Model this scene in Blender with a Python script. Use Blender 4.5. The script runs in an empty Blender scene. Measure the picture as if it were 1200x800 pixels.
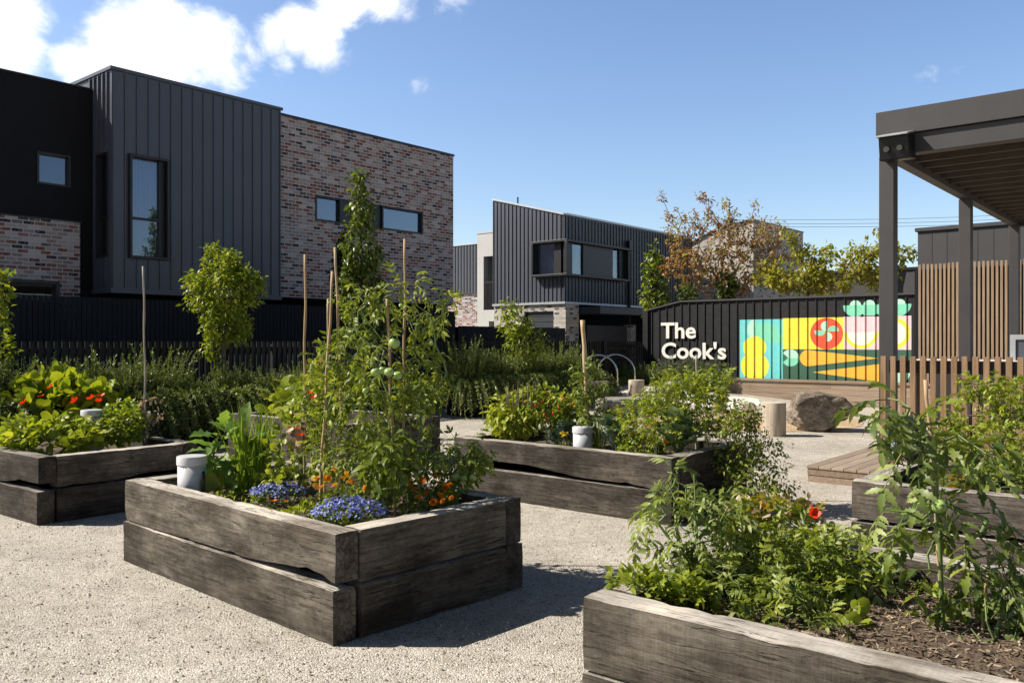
import bpy, math, random
import numpy as np
from mathutils import Vector, Matrix, noise

S = bpy.context.scene
COL = S.collection
rng = np.random.default_rng(11)
random.seed(5)
R = math.radians
AX = np.array([.6428, .7660, 0.0])      # long direction of the houses and fences
BX = np.array([-.7660, .6428, 0.0])     # across, towards the back left
ANG = R(50)
EYE = 1.6


def at(px, py, Y):
    """point seen at photo pixel (1200x800) at distance Y, used to take measurements from the photo"""
    return np.array([(px - 600) * Y / 1000.0, Y, EYE + (400 - py) * Y / 1000.0])


def smooth(a, b, x):
    t = np.clip((x - a) / (b - a), 0, 1)
    return t * t * (3 - 2 * t)


def gz(x, y):
    """the gravel rises a little towards the back fence"""
    return .42 * smooth(17.5, 25, y) * smooth(10.5, 3.5, x)


# ------------------------------------------------------------------ mesh builder
class MB:
    def __init__(self):
        self.v = []; self.f = {}; self.n = 0

    def add(self, verts, faces):
        verts = np.asarray(verts, float).reshape(-1, 3)
        for f in faces:
            self.f.setdefault(len(f), []).append(np.asarray([f], np.int64) + self.n)
        self.v.append(verts); self.n += len(verts)

    def addn(self, verts, facearrs):
        verts = np.asarray(verts, float).reshape(-1, 3)
        for fa in facearrs:
            self.f.setdefault(fa.shape[1], []).append(fa + self.n)
        self.v.append(verts); self.n += len(verts)

    def box(self, x0, x1, y0, y1, z0, z1):
        v = [(x0, y0, z0), (x1, y0, z0), (x1, y1, z0), (x0, y1, z0), (x0, y0, z1), (x1, y0, z1), (x1, y1, z1), (x0, y1, z1)]
        self.add(v, [(0, 3, 2, 1), (4, 5, 6, 7), (0, 1, 5, 4), (1, 2, 6, 5), (2, 3, 7, 6), (3, 0, 4, 7)])

    def bar(self, p, q, w, h):
        """square bar from p to q"""
        self.tube([p, q], [w / 2 * 1.414, h / 2 * 1.414], 4)

    def prism(self, poly, y0, y1):
        """polygon in x,z extruded along y"""
        n = len(poly)
        v = [(x, y0, z) for x, z in poly] + [(x, y1, z) for x, z in poly]
        f = [tuple(range(n)), tuple(range(2 * n - 1, n - 1, -1))]
        for i in range(n):
            j = (i + 1) % n
            f.append((i, i + n, j + n, j))
        self.add(v, f)

    def tube(self, pts, radii, sides=6, caps=True):
        pts = np.asarray(pts, float); n = len(pts)
        if np.isscalar(radii): radii = [radii] * n
        if len(radii) != n: radii = np.linspace(radii[0], radii[-1], n)
        rings = []
        ref = None
        for i in range(n):
            d = pts[min(i + 1, n - 1)] - pts[max(i - 1, 0)]
            d = d / (np.linalg.norm(d) + 1e-9)
            if ref is None:
                ref = np.array([1., 0, 0]) if abs(d[0]) < .8 else np.array([0, 1., 0])
            u = np.cross(d, ref); u /= np.linalg.norm(u) + 1e-9
            w = np.cross(d, u); ref = np.cross(u, d)
            a = np.arange(sides) * 2 * math.pi / sides + math.pi / 4
            rings.append(pts[i] + radii[i] * (np.cos(a)[:, None] * u + np.sin(a)[:, None] * w))
        v = np.concatenate(rings)
        idx = np.arange(sides)
        fa = []
        for i in range(n - 1):
            a0 = i * sides + idx; a1 = i * sides + (idx + 1) % sides
            fa.append(np.stack([a0, a0 + sides, a1 + sides, a1], 1))
        arrs = [np.concatenate(fa)]
        if caps:
            arrs.append(np.array([list(range(sides))]))
            arrs.append(np.array([list(range((n - 1) * sides + sides - 1, (n - 1) * sides - 1, -1))]))
        self.addn(v, arrs)

    def cyl(self, c, r, h, sides=24, r2=None):
        c = np.asarray(c, float)
        self.tube([c, c + np.array([0, 0, h])], [r, r if r2 is None else r2], sides)

    def lathe(self, prof, sides=24, c=(0, 0, 0)):
        """prof: list of (r,z)"""
        n = len(prof); a = np.arange(sides) * 2 * math.pi / sides
        v = np.concatenate([np.stack([r * np.cos(a) + c[0], r * np.sin(a) + c[1], np.full(sides, z + c[2])], 1) for r, z in prof])
        idx = np.arange(sides); fa = []
        for i in range(n - 1):
            a0 = i * sides + idx; a1 = i * sides + (idx + 1) % sides
            fa.append(np.stack([a0, a1, a1 + sides, a0 + sides], 1))
        self.addn(v, [np.concatenate(fa), np.array([list(range(sides))[::-1]]), np.array([list(range((n - 1) * sides, n * sides))])])

    def inst(self, tpl, O, D, N, s):
        """many copies of a leaf template: y of the template along D, z along N"""
        tv, tf = tpl
        O = np.asarray(O, float); D = np.asarray(D, float); N = np.asarray(N, float)
        k = len(O)
        if k == 0: return
        D = D / (np.linalg.norm(D, axis=1, keepdims=True) + 1e-9)
        Rt = np.cross(D, N); Rt /= np.linalg.norm(Rt, axis=1, keepdims=True) + 1e-9
        U = np.cross(Rt, D)
        s = np.broadcast_to(np.asarray(s, float), (k,))
        v = O[:, None] + s[:, None, None] * (tv[None, :, 0:1] * Rt[:, None] + tv[None, :, 1:2] * D[:, None] + tv[None, :, 2:3] * U[:, None])
        m = len(tv)
        off = (np.arange(k) * m)[:, None, None]
        self.addn(v.reshape(-1, 3), [(fa[None] + off).reshape(-1, fa.shape[1]) for fa in tf])

    def mesh(self, name):
        me = bpy.data.meshes.new(name)
        v = np.concatenate(self.v) if self.v else np.zeros((0, 3))
        loops = []; starts = []; p = 0
        for k, arrs in self.f.items():
            fa = np.concatenate(arrs)
            loops.append(fa.ravel()); starts.append(p + np.arange(len(fa)) * k); p += fa.size
        loops = np.concatenate(loops); starts = np.concatenate(starts)
        me.vertices.add(len(v)); me.vertices.foreach_set('co', v.ravel().astype(np.float32))
        me.loops.add(len(loops)); me.loops.foreach_set('vertex_index', loops.astype(np.int32))
        me.polygons.add(len(starts)); me.polygons.foreach_set('loop_start', starts.astype(np.int32))
        me.update(calc_edges=True); me.validate()
        return me

    def build(self, name, mat, parent=None, smooth=False, bevel=0, loc=None):
        me = self.mesh(name)
        if mat is not None: me.materials.append(mat)
        me.polygons.foreach_set('use_smooth', [bool(smooth)] * len(me.polygons))
        o = bpy.data.objects.new(name, me); COL.objects.link(o)
        if parent is not None: o.parent = parent
        if loc is not None: o.location = loc
        if bevel:
            b = o.modifiers.new('bevel', 'BEVEL'); b.width = bevel; b.segments = 2; b.limit_method = 'ANGLE'
        return o


def tag(o, label, cat, group=None):
    o['label'] = label; o['category'] = cat
    if group: o['group'] = group
    return o


def thing(name, label, cat, loc=(0, 0, 0), rz=0, group=None):
    o = bpy.data.objects.new(name, None); COL.objects.link(o)
    o.empty_display_size = .1
    o.location = loc; o.rotation_euler = (0, 0, rz)
    return tag(o, label, cat, group)


def struct(o, kind='structure'):
    o['kind'] = kind
    return o


def copy_tree(o, parent=None):
    c = o.copy(); COL.objects.link(c)
    if parent is not None: c.parent = parent
    for ch in [x for x in o.children]: copy_tree(ch, c)
    return c


# ------------------------------------------------------------------ materials
def nd(nt, typ, **kw):
    n = nt.nodes.new('ShaderNode' + typ)
    for k, v in kw.items():
        key = k.replace('_', ' ')
        hit = None
        for s in n.inputs:
            if s.name.lower() == key.lower(): hit = s; break
        if hit is not None and not (hasattr(n, k) and k in ('operation', 'blend_type', 'data_type')):
            if hasattr(v, 'is_output'): nt.links.new(v, hit)
            else: hit.default_value = v
        else:
            setattr(n, k, v)
    return n


def c4(c): return (c[0], c[1], c[2], 1.0)


def newmat(name):
    m = bpy.data.materials.new(name); m.use_nodes = True
    return m, m.node_tree, m.node_tree.nodes['Principled BSDF']


def ramp(nt, fac, stops):
    r = nd(nt, 'ValToRGB')
    e = r.color_ramp.elements
    while len(e) < len(stops): e.new(.5)
    for i, (p, c) in enumerate(stops):
        e[i].position = p; e[i].color = c4(c)
    nt.links.new(fac, r.inputs[0])
    return r.outputs[0]


def mixc(nt, fac, a, b, mode='MIX'):
    m = nt.nodes.new('ShaderNodeMix'); m.data_type = 'RGBA'; m.blend_type = mode
    for sock, v in ((m.inputs[0], fac), (m.inputs[6], a), (m.inputs[7], b)):
        if hasattr(v, 'is_output'): nt.links.new(v, sock)
        elif isinstance(v, (int, float)): sock.default_value = v
        else: sock.default_value = c4(v)
    return m.outputs[2]


def mth(nt, op, a, b=None, c=None):
    m = nt.nodes.new('ShaderNodeMath'); m.operation = op
    for i, v in enumerate((a, b, c)):
        if v is None: continue
        if hasattr(v, 'is_output'): nt.links.new(v, m.inputs[i])
        else: m.inputs[i].default_value = v
    return m.outputs[0]


def coords(nt, scale=(1, 1, 1), rnd=True, kind='Object'):
    tc = nd(nt, 'TexCoord')
    out = tc.outputs[kind]
    mp = nd(nt, 'Mapping'); nt.links.new(out, mp.inputs['Vector'])
    mp.inputs['Scale'].default_value = scale
    if rnd:
        oi = nd(nt, 'ObjectInfo')
        k = mth(nt, 'MULTIPLY', oi.outputs['Random'], 37.0)
        cb = nd(nt, 'CombineXYZ'); nt.links.new(k, cb.inputs[0]); nt.links.new(k, cb.inputs[1]); nt.links.new(k, cb.inputs[2])
        nt.links.new(cb.outputs[0], mp.inputs['Location'])
    return mp.outputs[0]


def simple(name, col, rough=.6, metal=0., var=.18, scale=6., bump=0., spec=None, stretch=(1, 1, 1)):
    m, nt, b = newmat(name)
    co = coords(nt, stretch)
    n = nd(nt, 'TexNoise', Vector=co, Scale=scale, Detail=6.)
    lo = [c * (1 - var) for c in col]; hi = [min(1, c * (1 + var)) for c in col]
    nt.links.new(ramp(nt, n.outputs[0], [(.3, lo), (.7, hi)]), b.inputs['Base Color'])
    b.inputs['Roughness'].default_value = rough; b.inputs['Metallic'].default_value = metal
    if spec is not None: b.inputs['Specular IOR Level'].default_value = spec
    if bump:
        bp = nd(nt, 'Bump', Strength=bump, Distance=.01, Height=n.outputs[0]); nt.links.new(bp.outputs[0], b.inputs['Normal'])
    return m


def leafmat(name, cols, trans=.4, rough=.42, spec=.35, tint=(1.3, 1.25, .5)):
    m, nt, b = newmat(name)
    g = nd(nt, 'NewGeometry')
    k = len(cols)
    col = ramp(nt, g.outputs['Random Per Island'], [(i / (k - 1), c) for i, c in enumerate(cols)])
    tc = coords(nt, (1, 1, 1))
    n = nd(nt, 'TexNoise', Vector=tc, Scale=9., Detail=2.)
    sh = ramp(nt, n.outputs[0], [(.3, (.75, .78, .75)), (.7, (1.15, 1.12, 1.1))])
    col = mixc(nt, 1., col, sh, 'MULTIPLY')
    nt.links.new(col, b.inputs['Base Color'])
    b.inputs['Roughness'].default_value = rough
    b.inputs['Specular IOR Level'].default_value = spec
    tr = nd(nt, 'BsdfTranslucent')
    nt.links.new(mixc(nt, 1., col, tint, 'MULTIPLY'), tr.inputs[0])
    ms = nd(nt, 'MixShader'); ms.inputs[0].default_value = trans
    nt.links.new(b.outputs[0], ms.inputs[1]); nt.links.new(tr.outputs[0], ms.inputs[2])
    nt.links.new(ms.outputs[0], nt.nodes['Material Output'].inputs[0])
    return m


def wood_sleeper(name, dark, mid, light, top):
    """weathered sleeper: grain runs along local x, upper faces bleached"""
    m, nt, b = newmat(name)
    co = coords(nt, (1, 1, 1))
    mp = nd(nt, 'Mapping'); nt.links.new(co, mp.inputs[0]); mp.inputs['Scale'].default_value = (1.6, 26, 26)
    grain = nd(nt, 'TexNoise', Vector=mp.outputs[0], Scale=1.6, Detail=8., Roughness=.65)
    mp2 = nd(nt, 'Mapping'); nt.links.new(co, mp2.inputs[0]); mp2.inputs['Scale'].default_value = (90, 9, 9)
    saw = nd(nt, 'TexNoise', Vector=mp2.outputs[0], Scale=1., Detail=3.)
    blot = nd(nt, 'TexNoise', Vector=co, Scale=4.2, Detail=12., Roughness=.72)
    mp4 = nd(nt, 'Mapping'); nt.links.new(co, mp4.inputs[0]); mp4.inputs['Scale'].default_value = (14, 42, 42)
    fine = nd(nt, 'TexNoise', Vector=mp4.outputs[0], Scale=1.3, Detail=10., Roughness=.75)
    f = mth(nt, 'ADD', mth(nt, 'MULTIPLY', mth(nt, 'SUBTRACT', fine.outputs[0], .5), .45), mth(nt, 'MULTIPLY', grain.outputs[0], .5))
    f = mth(nt, 'ADD', f, 0.)
    f = mth(nt, 'ADD', f, mth(nt, 'ADD', mth(nt, 'MULTIPLY', saw.outputs[0], .07), mth(nt, 'MULTIPLY', blot.outputs[0], .66)))
    col = ramp(nt, f, [(.42, dark), (.57, mid), (.76, light)])
    g = nd(nt, 'NewGeometry')
    sx = nd(nt, 'SeparateXYZ'); nt.links.new(g.outputs['Normal'], sx.inputs[0])
    tf = nd(nt, 'MapRange', Value=sx.outputs[2]); tf.inputs[1].default_value = .35; tf.inputs[2].default_value = .9
    tcol = ramp(nt, f, [(.4, [c * .45 for c in top]), (.58, [c * .85 for c in top]), (.8, top)])
    col = mixc(nt, tf.outputs[0], col, tcol)
    # old tar and damp stains, bleached patches
    mps = nd(nt, 'Mapping'); nt.links.new(co, mps.inputs[0]); mps.inputs['Scale'].default_value = (1.3, 2.6, 2.6)
    st = nd(nt, 'TexNoise', Vector=mps.outputs[0], Scale=1.25, Detail=7., Roughness=.62)
    col = mixc(nt, 1., col, ramp(nt, st.outputs[0], [(.36, (1.45, 1.42, 1.36)), (.47, (1.0, 1.0, 1.0)), (.60, (.52, .49, .46)), (.70, (.30, .28, .26))]), 'MULTIPLY')
    # drying cracks along the grain
    mp3 = nd(nt, 'Mapping'); nt.links.new(co, mp3.inputs[0]); mp3.inputs['Scale'].default_value = (.9, 14, 14)
    ck = nd(nt, 'TexNoise', Vector=mp3.outputs[0], Scale=1.3, Detail=4., Roughness=.6)
    d = mth(nt, 'ABSOLUTE', mth(nt, 'SUBTRACT', ck.outputs[0], .5))
    crack = nd(nt, 'MapRange', Value=d); crack.inputs[1].default_value = .002; crack.inputs[2].default_value = .016; crack.inputs[3].default_value = 1.; crack.inputs[4].default_value = 0.
    gate = nd(nt, 'MapRange', Value=blot.outputs[0]); gate.inputs[1].default_value = .44; gate.inputs[2].default_value = .56
    cr = mth(nt, 'MULTIPLY', crack.outputs[0], gate.outputs[0])
    col = mixc(nt, mth(nt, 'MULTIPLY', cr, .85), col, (.02, .017, .014))
    oi = nd(nt, 'ObjectInfo')
    vr = nd(nt, 'MapRange', Value=oi.outputs['Random']); vr.inputs[3].default_value = .72; vr.inputs[4].default_value = 1.22
    cbv = nd(nt, 'CombineXYZ'); [nt.links.new(vr.outputs[0], cbv.inputs[q]) for q in range(3)]
    col = mixc(nt, 1., col, cbv.outputs[0], 'MULTIPLY')
    nt.links.new(col, b.inputs['Base Color'])
    b.inputs['Roughness'].default_value = .88; b.inputs['Specular IOR Level'].default_value = .2
    h = mth(nt, 'SUBTRACT', mth(nt, 'ADD', mth(nt, 'MULTIPLY', grain.outputs[0], .8), mth(nt, 'MULTIPLY', saw.outputs[0], .22)), mth(nt, 'MULTIPLY', cr, 1.2))
    bp = nd(nt, 'Bump', Strength=.75, Distance=.012, Height=h); nt.links.new(bp.outputs[0], b.inputs['Normal'])
    return m


def timber(name, a, bb, axis=0, rough=.65):
    m, nt, b = newmat(name)
    sc = [9, 9, 9]; sc[axis] = .6
    co = coords(nt, (1, 1, 1))
    mp = nd(nt, 'Mapping'); nt.links.new(co, mp.inputs[0]); mp.inputs['Scale'].default_value = sc
    n = nd(nt, 'TexNoise', Vector=mp.outputs[0], Scale=3., Detail=7., Roughness=.6)
    g = nd(nt, 'NewGeometry')
    f = mth(nt, 'ADD', mth(nt, 'MULTIPLY', n.outputs[0], .7), mth(nt, 'MULTIPLY', g.outputs['Random Per Island'], .3))
    nt.links.new(ramp(nt, f, [(.3, a), (.72, bb)]), b.inputs['Base Color'])
    b.inputs['Roughness'].default_value = rough; b.inputs['Specular IOR Level'].default_value = .25
    bp = nd(nt, 'Bump', Strength=.3, Distance=.004, Height=n.outputs[0]); nt.links.new(bp.outputs[0], b.inputs['Normal'])
    return m


def gravel(name, stops, scale=85., bump=.8, big=(.85, 1.12)):
    m, nt, b = newmat(name)
    tc = coords(nt, (1, 1, 1), rnd=False)
    warp = nd(nt, 'TexNoise', Vector=tc, Scale=40., Detail=2.)
    vm = nt.nodes.new('ShaderNodeVectorMath'); vm.operation = 'MULTIPLY_ADD'
    nt.links.new(warp.outputs['Color'], vm.inputs[0]); vm.inputs[1].default_value = (.012, .012, .012); nt.links.new(tc, vm.inputs[2])
    v1 = nd(nt, 'TexVoronoi', Vector=vm.outputs[0], Scale=scale)
    v2 = nd(nt, 'TexVoronoi', Vector=vm.outputs[0], Scale=scale * 2.6)
    sp = nd(nt, 'SeparateColor'); nt.links.new(v1.outputs['Color'], sp.inputs[0])
    sp2 = nd(nt, 'SeparateColor'); nt.links.new(v2.outputs['Color'], sp2.inputs[0])
    c1 = ramp(nt, sp.outputs[0], stops)
    c2 = ramp(nt, sp2.outputs[0], stops)
    col = mixc(nt, mth(nt, 'GREATER_THAN', sp.outputs[1], .45), c1, c2)
    bn = nd(nt, 'TexNoise', Vector=tc, Scale=.9, Detail=5., Roughness=.6)
    fn = nd(nt, 'TexNoise', Vector=tc, Scale=5.5, Detail=8., Roughness=.75)
    col = mixc(nt, 1., col, ramp(nt, fn.outputs[0], [(.32, (.74, .71, .67)), (.5, (1, 1, 1)), (.7, (1.10, 1.10, 1.10))]), 'MULTIPLY')
    col = mixc(nt, 1., col, ramp(nt, bn.outputs[0], [(.3, (big[0], big[0] * .98, big[0] * .95)), (.7, (big[1], big[1] * .99, big[1] * .97))]), 'MULTIPLY')
    nt.links.new(col, b.inputs['Base Color'])
    b.inputs['Roughness'].default_value = .9; b.inputs['Specular IOR Level'].default_value = .2
    h = mth(nt, 'SUBTRACT', 1., mth(nt, 'ADD', v1.outputs['Distance'], mth(nt, 'MULTIPLY', v2.outputs['Distance'], .5)))
    bp = nd(nt, 'Bump', Strength=bump, Distance=.01, Height=h); nt.links.new(bp.outputs[0], b.inputs['Normal'])
    return m


def brickmat(name, stops, mortar, plane='xz'):
    """brick courses in the wall's own plane; colour drawn per brick"""
    m, nt, b = newmat(name)
    tc = nd(nt, 'TexCoord')
    sx = nd(nt, 'SeparateXYZ'); nt.links.new(tc.outputs['Object'], sx.inputs[0])
    g = nd(nt, 'NewGeometry')
    # horizontal coordinate: x plus y so that both wall directions carry courses
    u = mth(nt, 'ADD', sx.outputs[0], sx.outputs[1])
    cb = nd(nt, 'CombineXYZ'); nt.links.new(u, cb.inputs[0]); nt.links.new(sx.outputs[2], cb.inputs[1])
    br = nd(nt, 'TexBrick', Vector=cb.outputs[0], Scale=1.)
    br.inputs['Color1'].default_value = (0, 0, 0, 1); br.inputs['Color2'].default_value = (1, 1, 1, 1); br.inputs['Mortar'].default_value = (.5, .5, .5, 1)
    br.inputs['Mortar Size'].default_value = .0105; br.inputs['Brick Width'].default_value = .225; br.inputs['Row Height'].default_value = .086
    br.inputs['Bias'].default_value = 0.
    sp = nd(nt, 'SeparateColor'); nt.links.new(br.outputs['Color'], sp.inputs[0])
    col = ramp(nt, sp.outputs[0], stops)
    sm = nd(nt, 'TexNoise', Vector=tc.outputs['Object'], Scale=14., Detail=6., Roughness=.7)
    lm = nd(nt, 'MapRange', Value=sm.outputs[0]); lm.inputs[1].default_value = .5; lm.inputs[2].default_value = .75
    col = mixc(nt, mth(nt, 'MULTIPLY', lm.outputs[0], .72), col, mortar)
    col = mixc(nt, br.outputs['Fac'], col, mortar)
    nt.links.new(col, b.inputs['Base Color']); b.inputs['Roughness'].default_value = .9; b.inputs['Specular IOR Level'].default_value = .2
    h = mth(nt, 'SUBTRACT', 1., br.outputs['Fac'])
    bp = nd(nt, 'Bump', Strength=.6, Distance=.01, Height=h); nt.links.new(bp.outputs[0], b.inputs['Normal'])
    return m


def glassmat(name, refl=.38, tint=(.55, .62, .68)):
    m, nt, b = newmat(name)
    nt.nodes.remove(b)
    tr = nd(nt, 'BsdfTransparent'); tr.inputs[0].default_value = c4(tint)
    gl = nd(nt, 'BsdfGlossy'); gl.inputs['Color'].default_value = (.8, .86, .92, 1); gl.inputs['Roughness'].default_value = .015
    tc = coords(nt, (1, 1, 1))
    n = nd(nt, 'TexNoise', Vector=tc, Scale=1.4, Detail=1.)
    bp = nd(nt, 'Bump', Strength=.03, Distance=.02, Height=n.outputs[0]); nt.links.new(bp.outputs[0], gl.inputs['Normal'])
    lw = nd(nt, 'LayerWeight'); lw.inputs[0].default_value = .25
    f = mth(nt, 'ADD', mth(nt, 'MULTIPLY', lw.outputs['Fresnel'], .8), refl)
    ms = nd(nt, 'MixShader'); nt.links.new(f, ms.inputs[0])
    nt.links.new(tr.outputs[0], ms.inputs[1]); nt.links.new(gl.outputs[0], ms.inputs[2])
    nt.links.new(ms.outputs[0], nt.nodes['Material Output'].inputs[0])
    return m


M = {}
M['gravel'] = gravel('gravel', [(0, (.11, .095, .08)), (.09, (.25, .215, .175)), (.2, (.46, .425, .365)), (.5, (.55, .515, .45)), (.8, (.65, .61, .545)), (1, (.79, .76, .70))], scale=100., bump=.85, big=(.80, 1.14))
M['pebble'] = gravel('softfall', [(0, (.22, .15, .09)), (.3, (.42, .30, .18)), (.7, (.56, .42, .27)), (1, (.66, .55, .42))], scale=38.)
M['sand'] = gravel('white_sand', [(0, (.62, .58, .52)), (.5, (.78, .75, .69)), (1, (.85, .83, .79))], scale=120., bump=.2)
M['paving'] = simple('paving', (.55, .51, .46), .85, var=.08, scale=3.)
M['stone_bits'] = leafmat('stone_bits', [(.15, .14, .13), (.38, .34, .29), (.52, .48, .42), (.64, .61, .56)], trans=0., rough=.9, spec=.2)
M['wood_grey'] = wood_sleeper('wood_grey', (.034, .027, .021), (.088, .075, .060), (.165, .145, .118), (.52, .475, .415))
M['wood_brown'] = wood_sleeper('wood_brown', (.024, .019, .015), (.062, .051, .042), (.12, .104, .088), (.40, .365, .32))
M['wood_dark'] = wood_sleeper('wood_dark', (.017, .014, .0115), (.046, .038, .031), (.095, .083, .070), (.36, .33, .285))
M['soil'] = simple('soil', (.10, .07, .048), .95, var=.5, scale=30., bump=.8)
M['mulch'] = leafmat('mulch', [(.06, .04, .028), (.15, .105, .07), (.26, .195, .135), (.40, .33, .25)], trans=0., rough=.9, spec=.15)
M['pvc'] = simple('white_plastic', (.56, .56, .585), .4, var=.05)
M['rubber'] = simple('black_plastic', (.02, .02, .022), .5)
M['bamboo'] = timber('bamboo', (.26, .17, .085), (.50, .36, .21), 2)
M['bamboo_grey'] = timber('bamboo_grey', (.20, .17, .135), (.40, .35, .29), 2)
M['stake'] = timber('stake_timber', (.34, .22, .11), (.58, .42, .25), 2)
M['clad'] = simple('steel_cladding', (.040, .045, .056), .42, var=.06, scale=1.2, spec=.5)
M['clad2'] = simple('steel_cladding_light', (.070, .078, .100), .42, var=.06, scale=1.2, spec=.5)
M['clad_side'] = simple('steel_cladding_side', (.050, .056, .072), .45, var=.06, scale=1.2, spec=.5)
M['black_wall'] = simple('black_render', (.011, .011, .014), .8, var=.1, spec=.2)
M['black_frame'] = simple('black_frame', (.012, .012, .014), .45)
M['black_timber'] = simple('black_timber', (.010, .010, .013), .7, var=.25, scale=4, stretch=(1, 1, .2), spec=.3)
M['picket_black'] = simple('picket_stain', (.017, .016, .016), .6, var=.3, scale=5, stretch=(1, 1, .2), spec=.3)
M['pergola'] = simple('pergola_paint', (.046, .043, .044), .55, var=.1, scale=3, bump=.05, spec=.4)
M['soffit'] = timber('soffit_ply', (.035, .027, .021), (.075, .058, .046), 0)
M['joist'] = simple('joist_stain', (.075, .06, .048), .6)
M['pale_render'] = simple('pale_render', (.50, .50, .49), .85, var=.05, scale=2)
M['dark_render'] = simple('dark_render', (.055, .053, .056), .8, var=.06, scale=2)
M['glass'] = glassmat('window_glass', .10)
M['glass_blue'] = glassmat('window_glass_blue', .12, (.62, .68, .78))
M['glass_dim'] = glassmat('window_glass_dim', .06)
M['curtain'] = simple('curtain_cloth', (.70, .70, .72), .9, var=.05)
M['interior'] = simple('interior_dark', (.06, .065, .07), .9)
M['blind'] = simple('roller_blind', (.33, .35, .38), .8, var=.05)
M['brick'] = brickmat('recycled_brick', [(0, (.03, .027, .032)), (.12, (.055, .048, .052)), (.18, (.235, .195, .19)), (.38, (.35, .315, .315)), (.50, (.25, .165, .15)), (.57, (.17, .060, .042)), (.76, (.24, .10, .072)), (.81, (.35, .31, .305)), (1, (.46, .42, .42))], (.48, .45, .45))
M['brick_pale'] = brickmat('pale_brick', [(0, (.05, .05, .055)), (.15, (.11, .105, .10)), (.25, (.36, .33, .29)), (.7, (.50, .46, .41)), (1, (.58, .55, .50))], (.36, .34, .31))
M['deck'] = timber('deck_timber', (.20, .145, .10), (.40, .32, .25), 0)
M['bench'] = timber('bench_timber', (.17, .12, .085), (.34, .26, .19), 0)
M['picket'] = timber('picket_timber', (.17, .098, .052), (.40, .265, .155), 2)
M['batten'] = timber('batten_timber', (.19, .125, .08), (.37, .275, .19), 2)
M['steel'] = simple('stainless', (.62, .62, .63), .22, metal=1., var=.05)
M['galv'] = simple('galvanised', (.48, .50, .52), .45, metal=.6, var=.08)
M['rock_dark'] = None
M['log'] = timber('log_timber', (.20, .155, .11), (.60, .52, .41), 2)
M['log_end'] = simple('log_end', (.58, .50, .40), .8, var=.2, scale=12)
M['white_paint'] = simple('white_paint', (.80, .77, .71), .6, var=.03)
M['wire'] = simple('cable', (.05, .05, .055), .6)
M['lamp_lens'] = simple('lamp_lens', (.055, .046, .034), .25)
M['lamp_black'] = simple('lamp_black', (.007, .007, .008), .35, spec=.3)
M['teal'] = simple('teal_plastic', (.02, .30, .28), .4)

# leaves
M['l_tomato'] = leafmat('tomato_leaf', [(.088, .129, .021), (.135, .187, .029), (.199, .252, .037), (.269, .316, .058)], .36)
M['l_tomato_y'] = leafmat('tomato_leaf_backlit', [(.152, .199, .023), (.234, .292, .035), (.328, .380, .053), (.421, .445, .094)], .45)
M['l_tomato_d'] = leafmat('tomato_leaf_large', [(.070, .111, .023), (.105, .152, .033), (.152, .205, .047), (.246, .292, .117)], .33)
M['l_near'] = leafmat('tomato_leaf_pale', [(.187, .257, .070), (.269, .339, .094), (.351, .409, .140), (.445, .480, .211)], .36)
M['l_bright'] = leafmat('bright_leaf', [(.199, .257, .026), (.304, .363, .035), (.398, .445, .053), (.491, .503, .094)], .42)
M['l_bean'] = leafmat('bean_leaf', [(.152, .222, .026), (.257, .328, .037), (.363, .421, .058)], .42)
M['l_nast'] = leafmat('nasturtium_leaf', [(.187, .257, .023), (.304, .374, .029), (.421, .468, .047)], .42)
M['l_kale'] = leafmat('kale_leaf', [(.117, .187, .117), (.175, .257, .175), (.234, .316, .234)], .25)
M['l_chive'] = leafmat('chive_leaf', [(.16, .26, .03), (.24, .34, .04), (.33, .42, .07)], .4)
M['l_egg'] = leafmat('eggplant_leaf', [(.117, .222, .053), (.187, .304, .070), (.257, .374, .094)], .4)
M['l_rose'] = leafmat('rosemary_needle', [(.09, .135, .025), (.15, .205, .04), (.23, .285, .07), (.32, .37, .13)], .25, spec=.5)
M['l_rose_grey'] = leafmat('grey_rosemary_needle', [(.09, .12, .065), (.14, .175, .10), (.19, .225, .14)], .25)
M['l_citrus'] = leafmat('citrus_leaf', [(.117, .175, .018), (.199, .269, .026), (.316, .374, .041), (.421, .445, .070)], .42, rough=.35)
M['l_pear'] = leafmat('pear_leaf', [(.04, .07, .015), (.075, .115, .022), (.12, .17, .03), (.20, .25, .05)], .35, rough=.32, spec=.5)
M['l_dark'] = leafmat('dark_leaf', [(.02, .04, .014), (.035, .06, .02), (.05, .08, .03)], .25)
M['l_brown'] = leafmat('autumn_leaf', [(.20, .085, .025), (.33, .16, .05), (.42, .24, .09), (.36, .26, .10)], .4, tint=(1.3, 1.0, .6))
M['l_cream'] = leafmat('cream_blossom', [(.55, .47, .34), (.66, .58, .44)], .35, tint=(1, 1, .9))
M['l_yellow'] = leafmat('yellowing_leaf', [(.28, .22, .035), (.36, .32, .04), (.30, .33, .05), (.38, .26, .06)], .42)
M['l_grass'] = leafmat('grass_blade', [(.10, .18, .03), (.18, .26, .05)], .4)
M['l_dry'] = leafmat('dry_leaf', [(.30, .22, .13), (.45, .36, .24), (.52, .42, .32)], .3, tint=(1.2, 1, .8))
M['stem_g'] = simple('green_stem', (.15, .21, .06), .6, var=.3)
M['stem_b'] = simple('brown_stem', (.12, .09, .06), .8, var=.3)
M['bark_pale'] = simple('pale_bark', (.26, .20, .15), .85, var=.3, scale=10, bump=.4)
M['bark'] = simple('bark', (.11, .085, .065), .9, var=.3, scale=12, bump=.5)
M['litter'] = leafmat('litter_leaf', [(.08, .055, .035), (.16, .11, .06), (.26, .19, .10), (.20, .19, .07)], .1)
M['f_orange'] = leafmat('orange_petal', [(.62, .16, .006), (.75, .24, .01)], .3, tint=(1.2, 1, .7))
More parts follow.
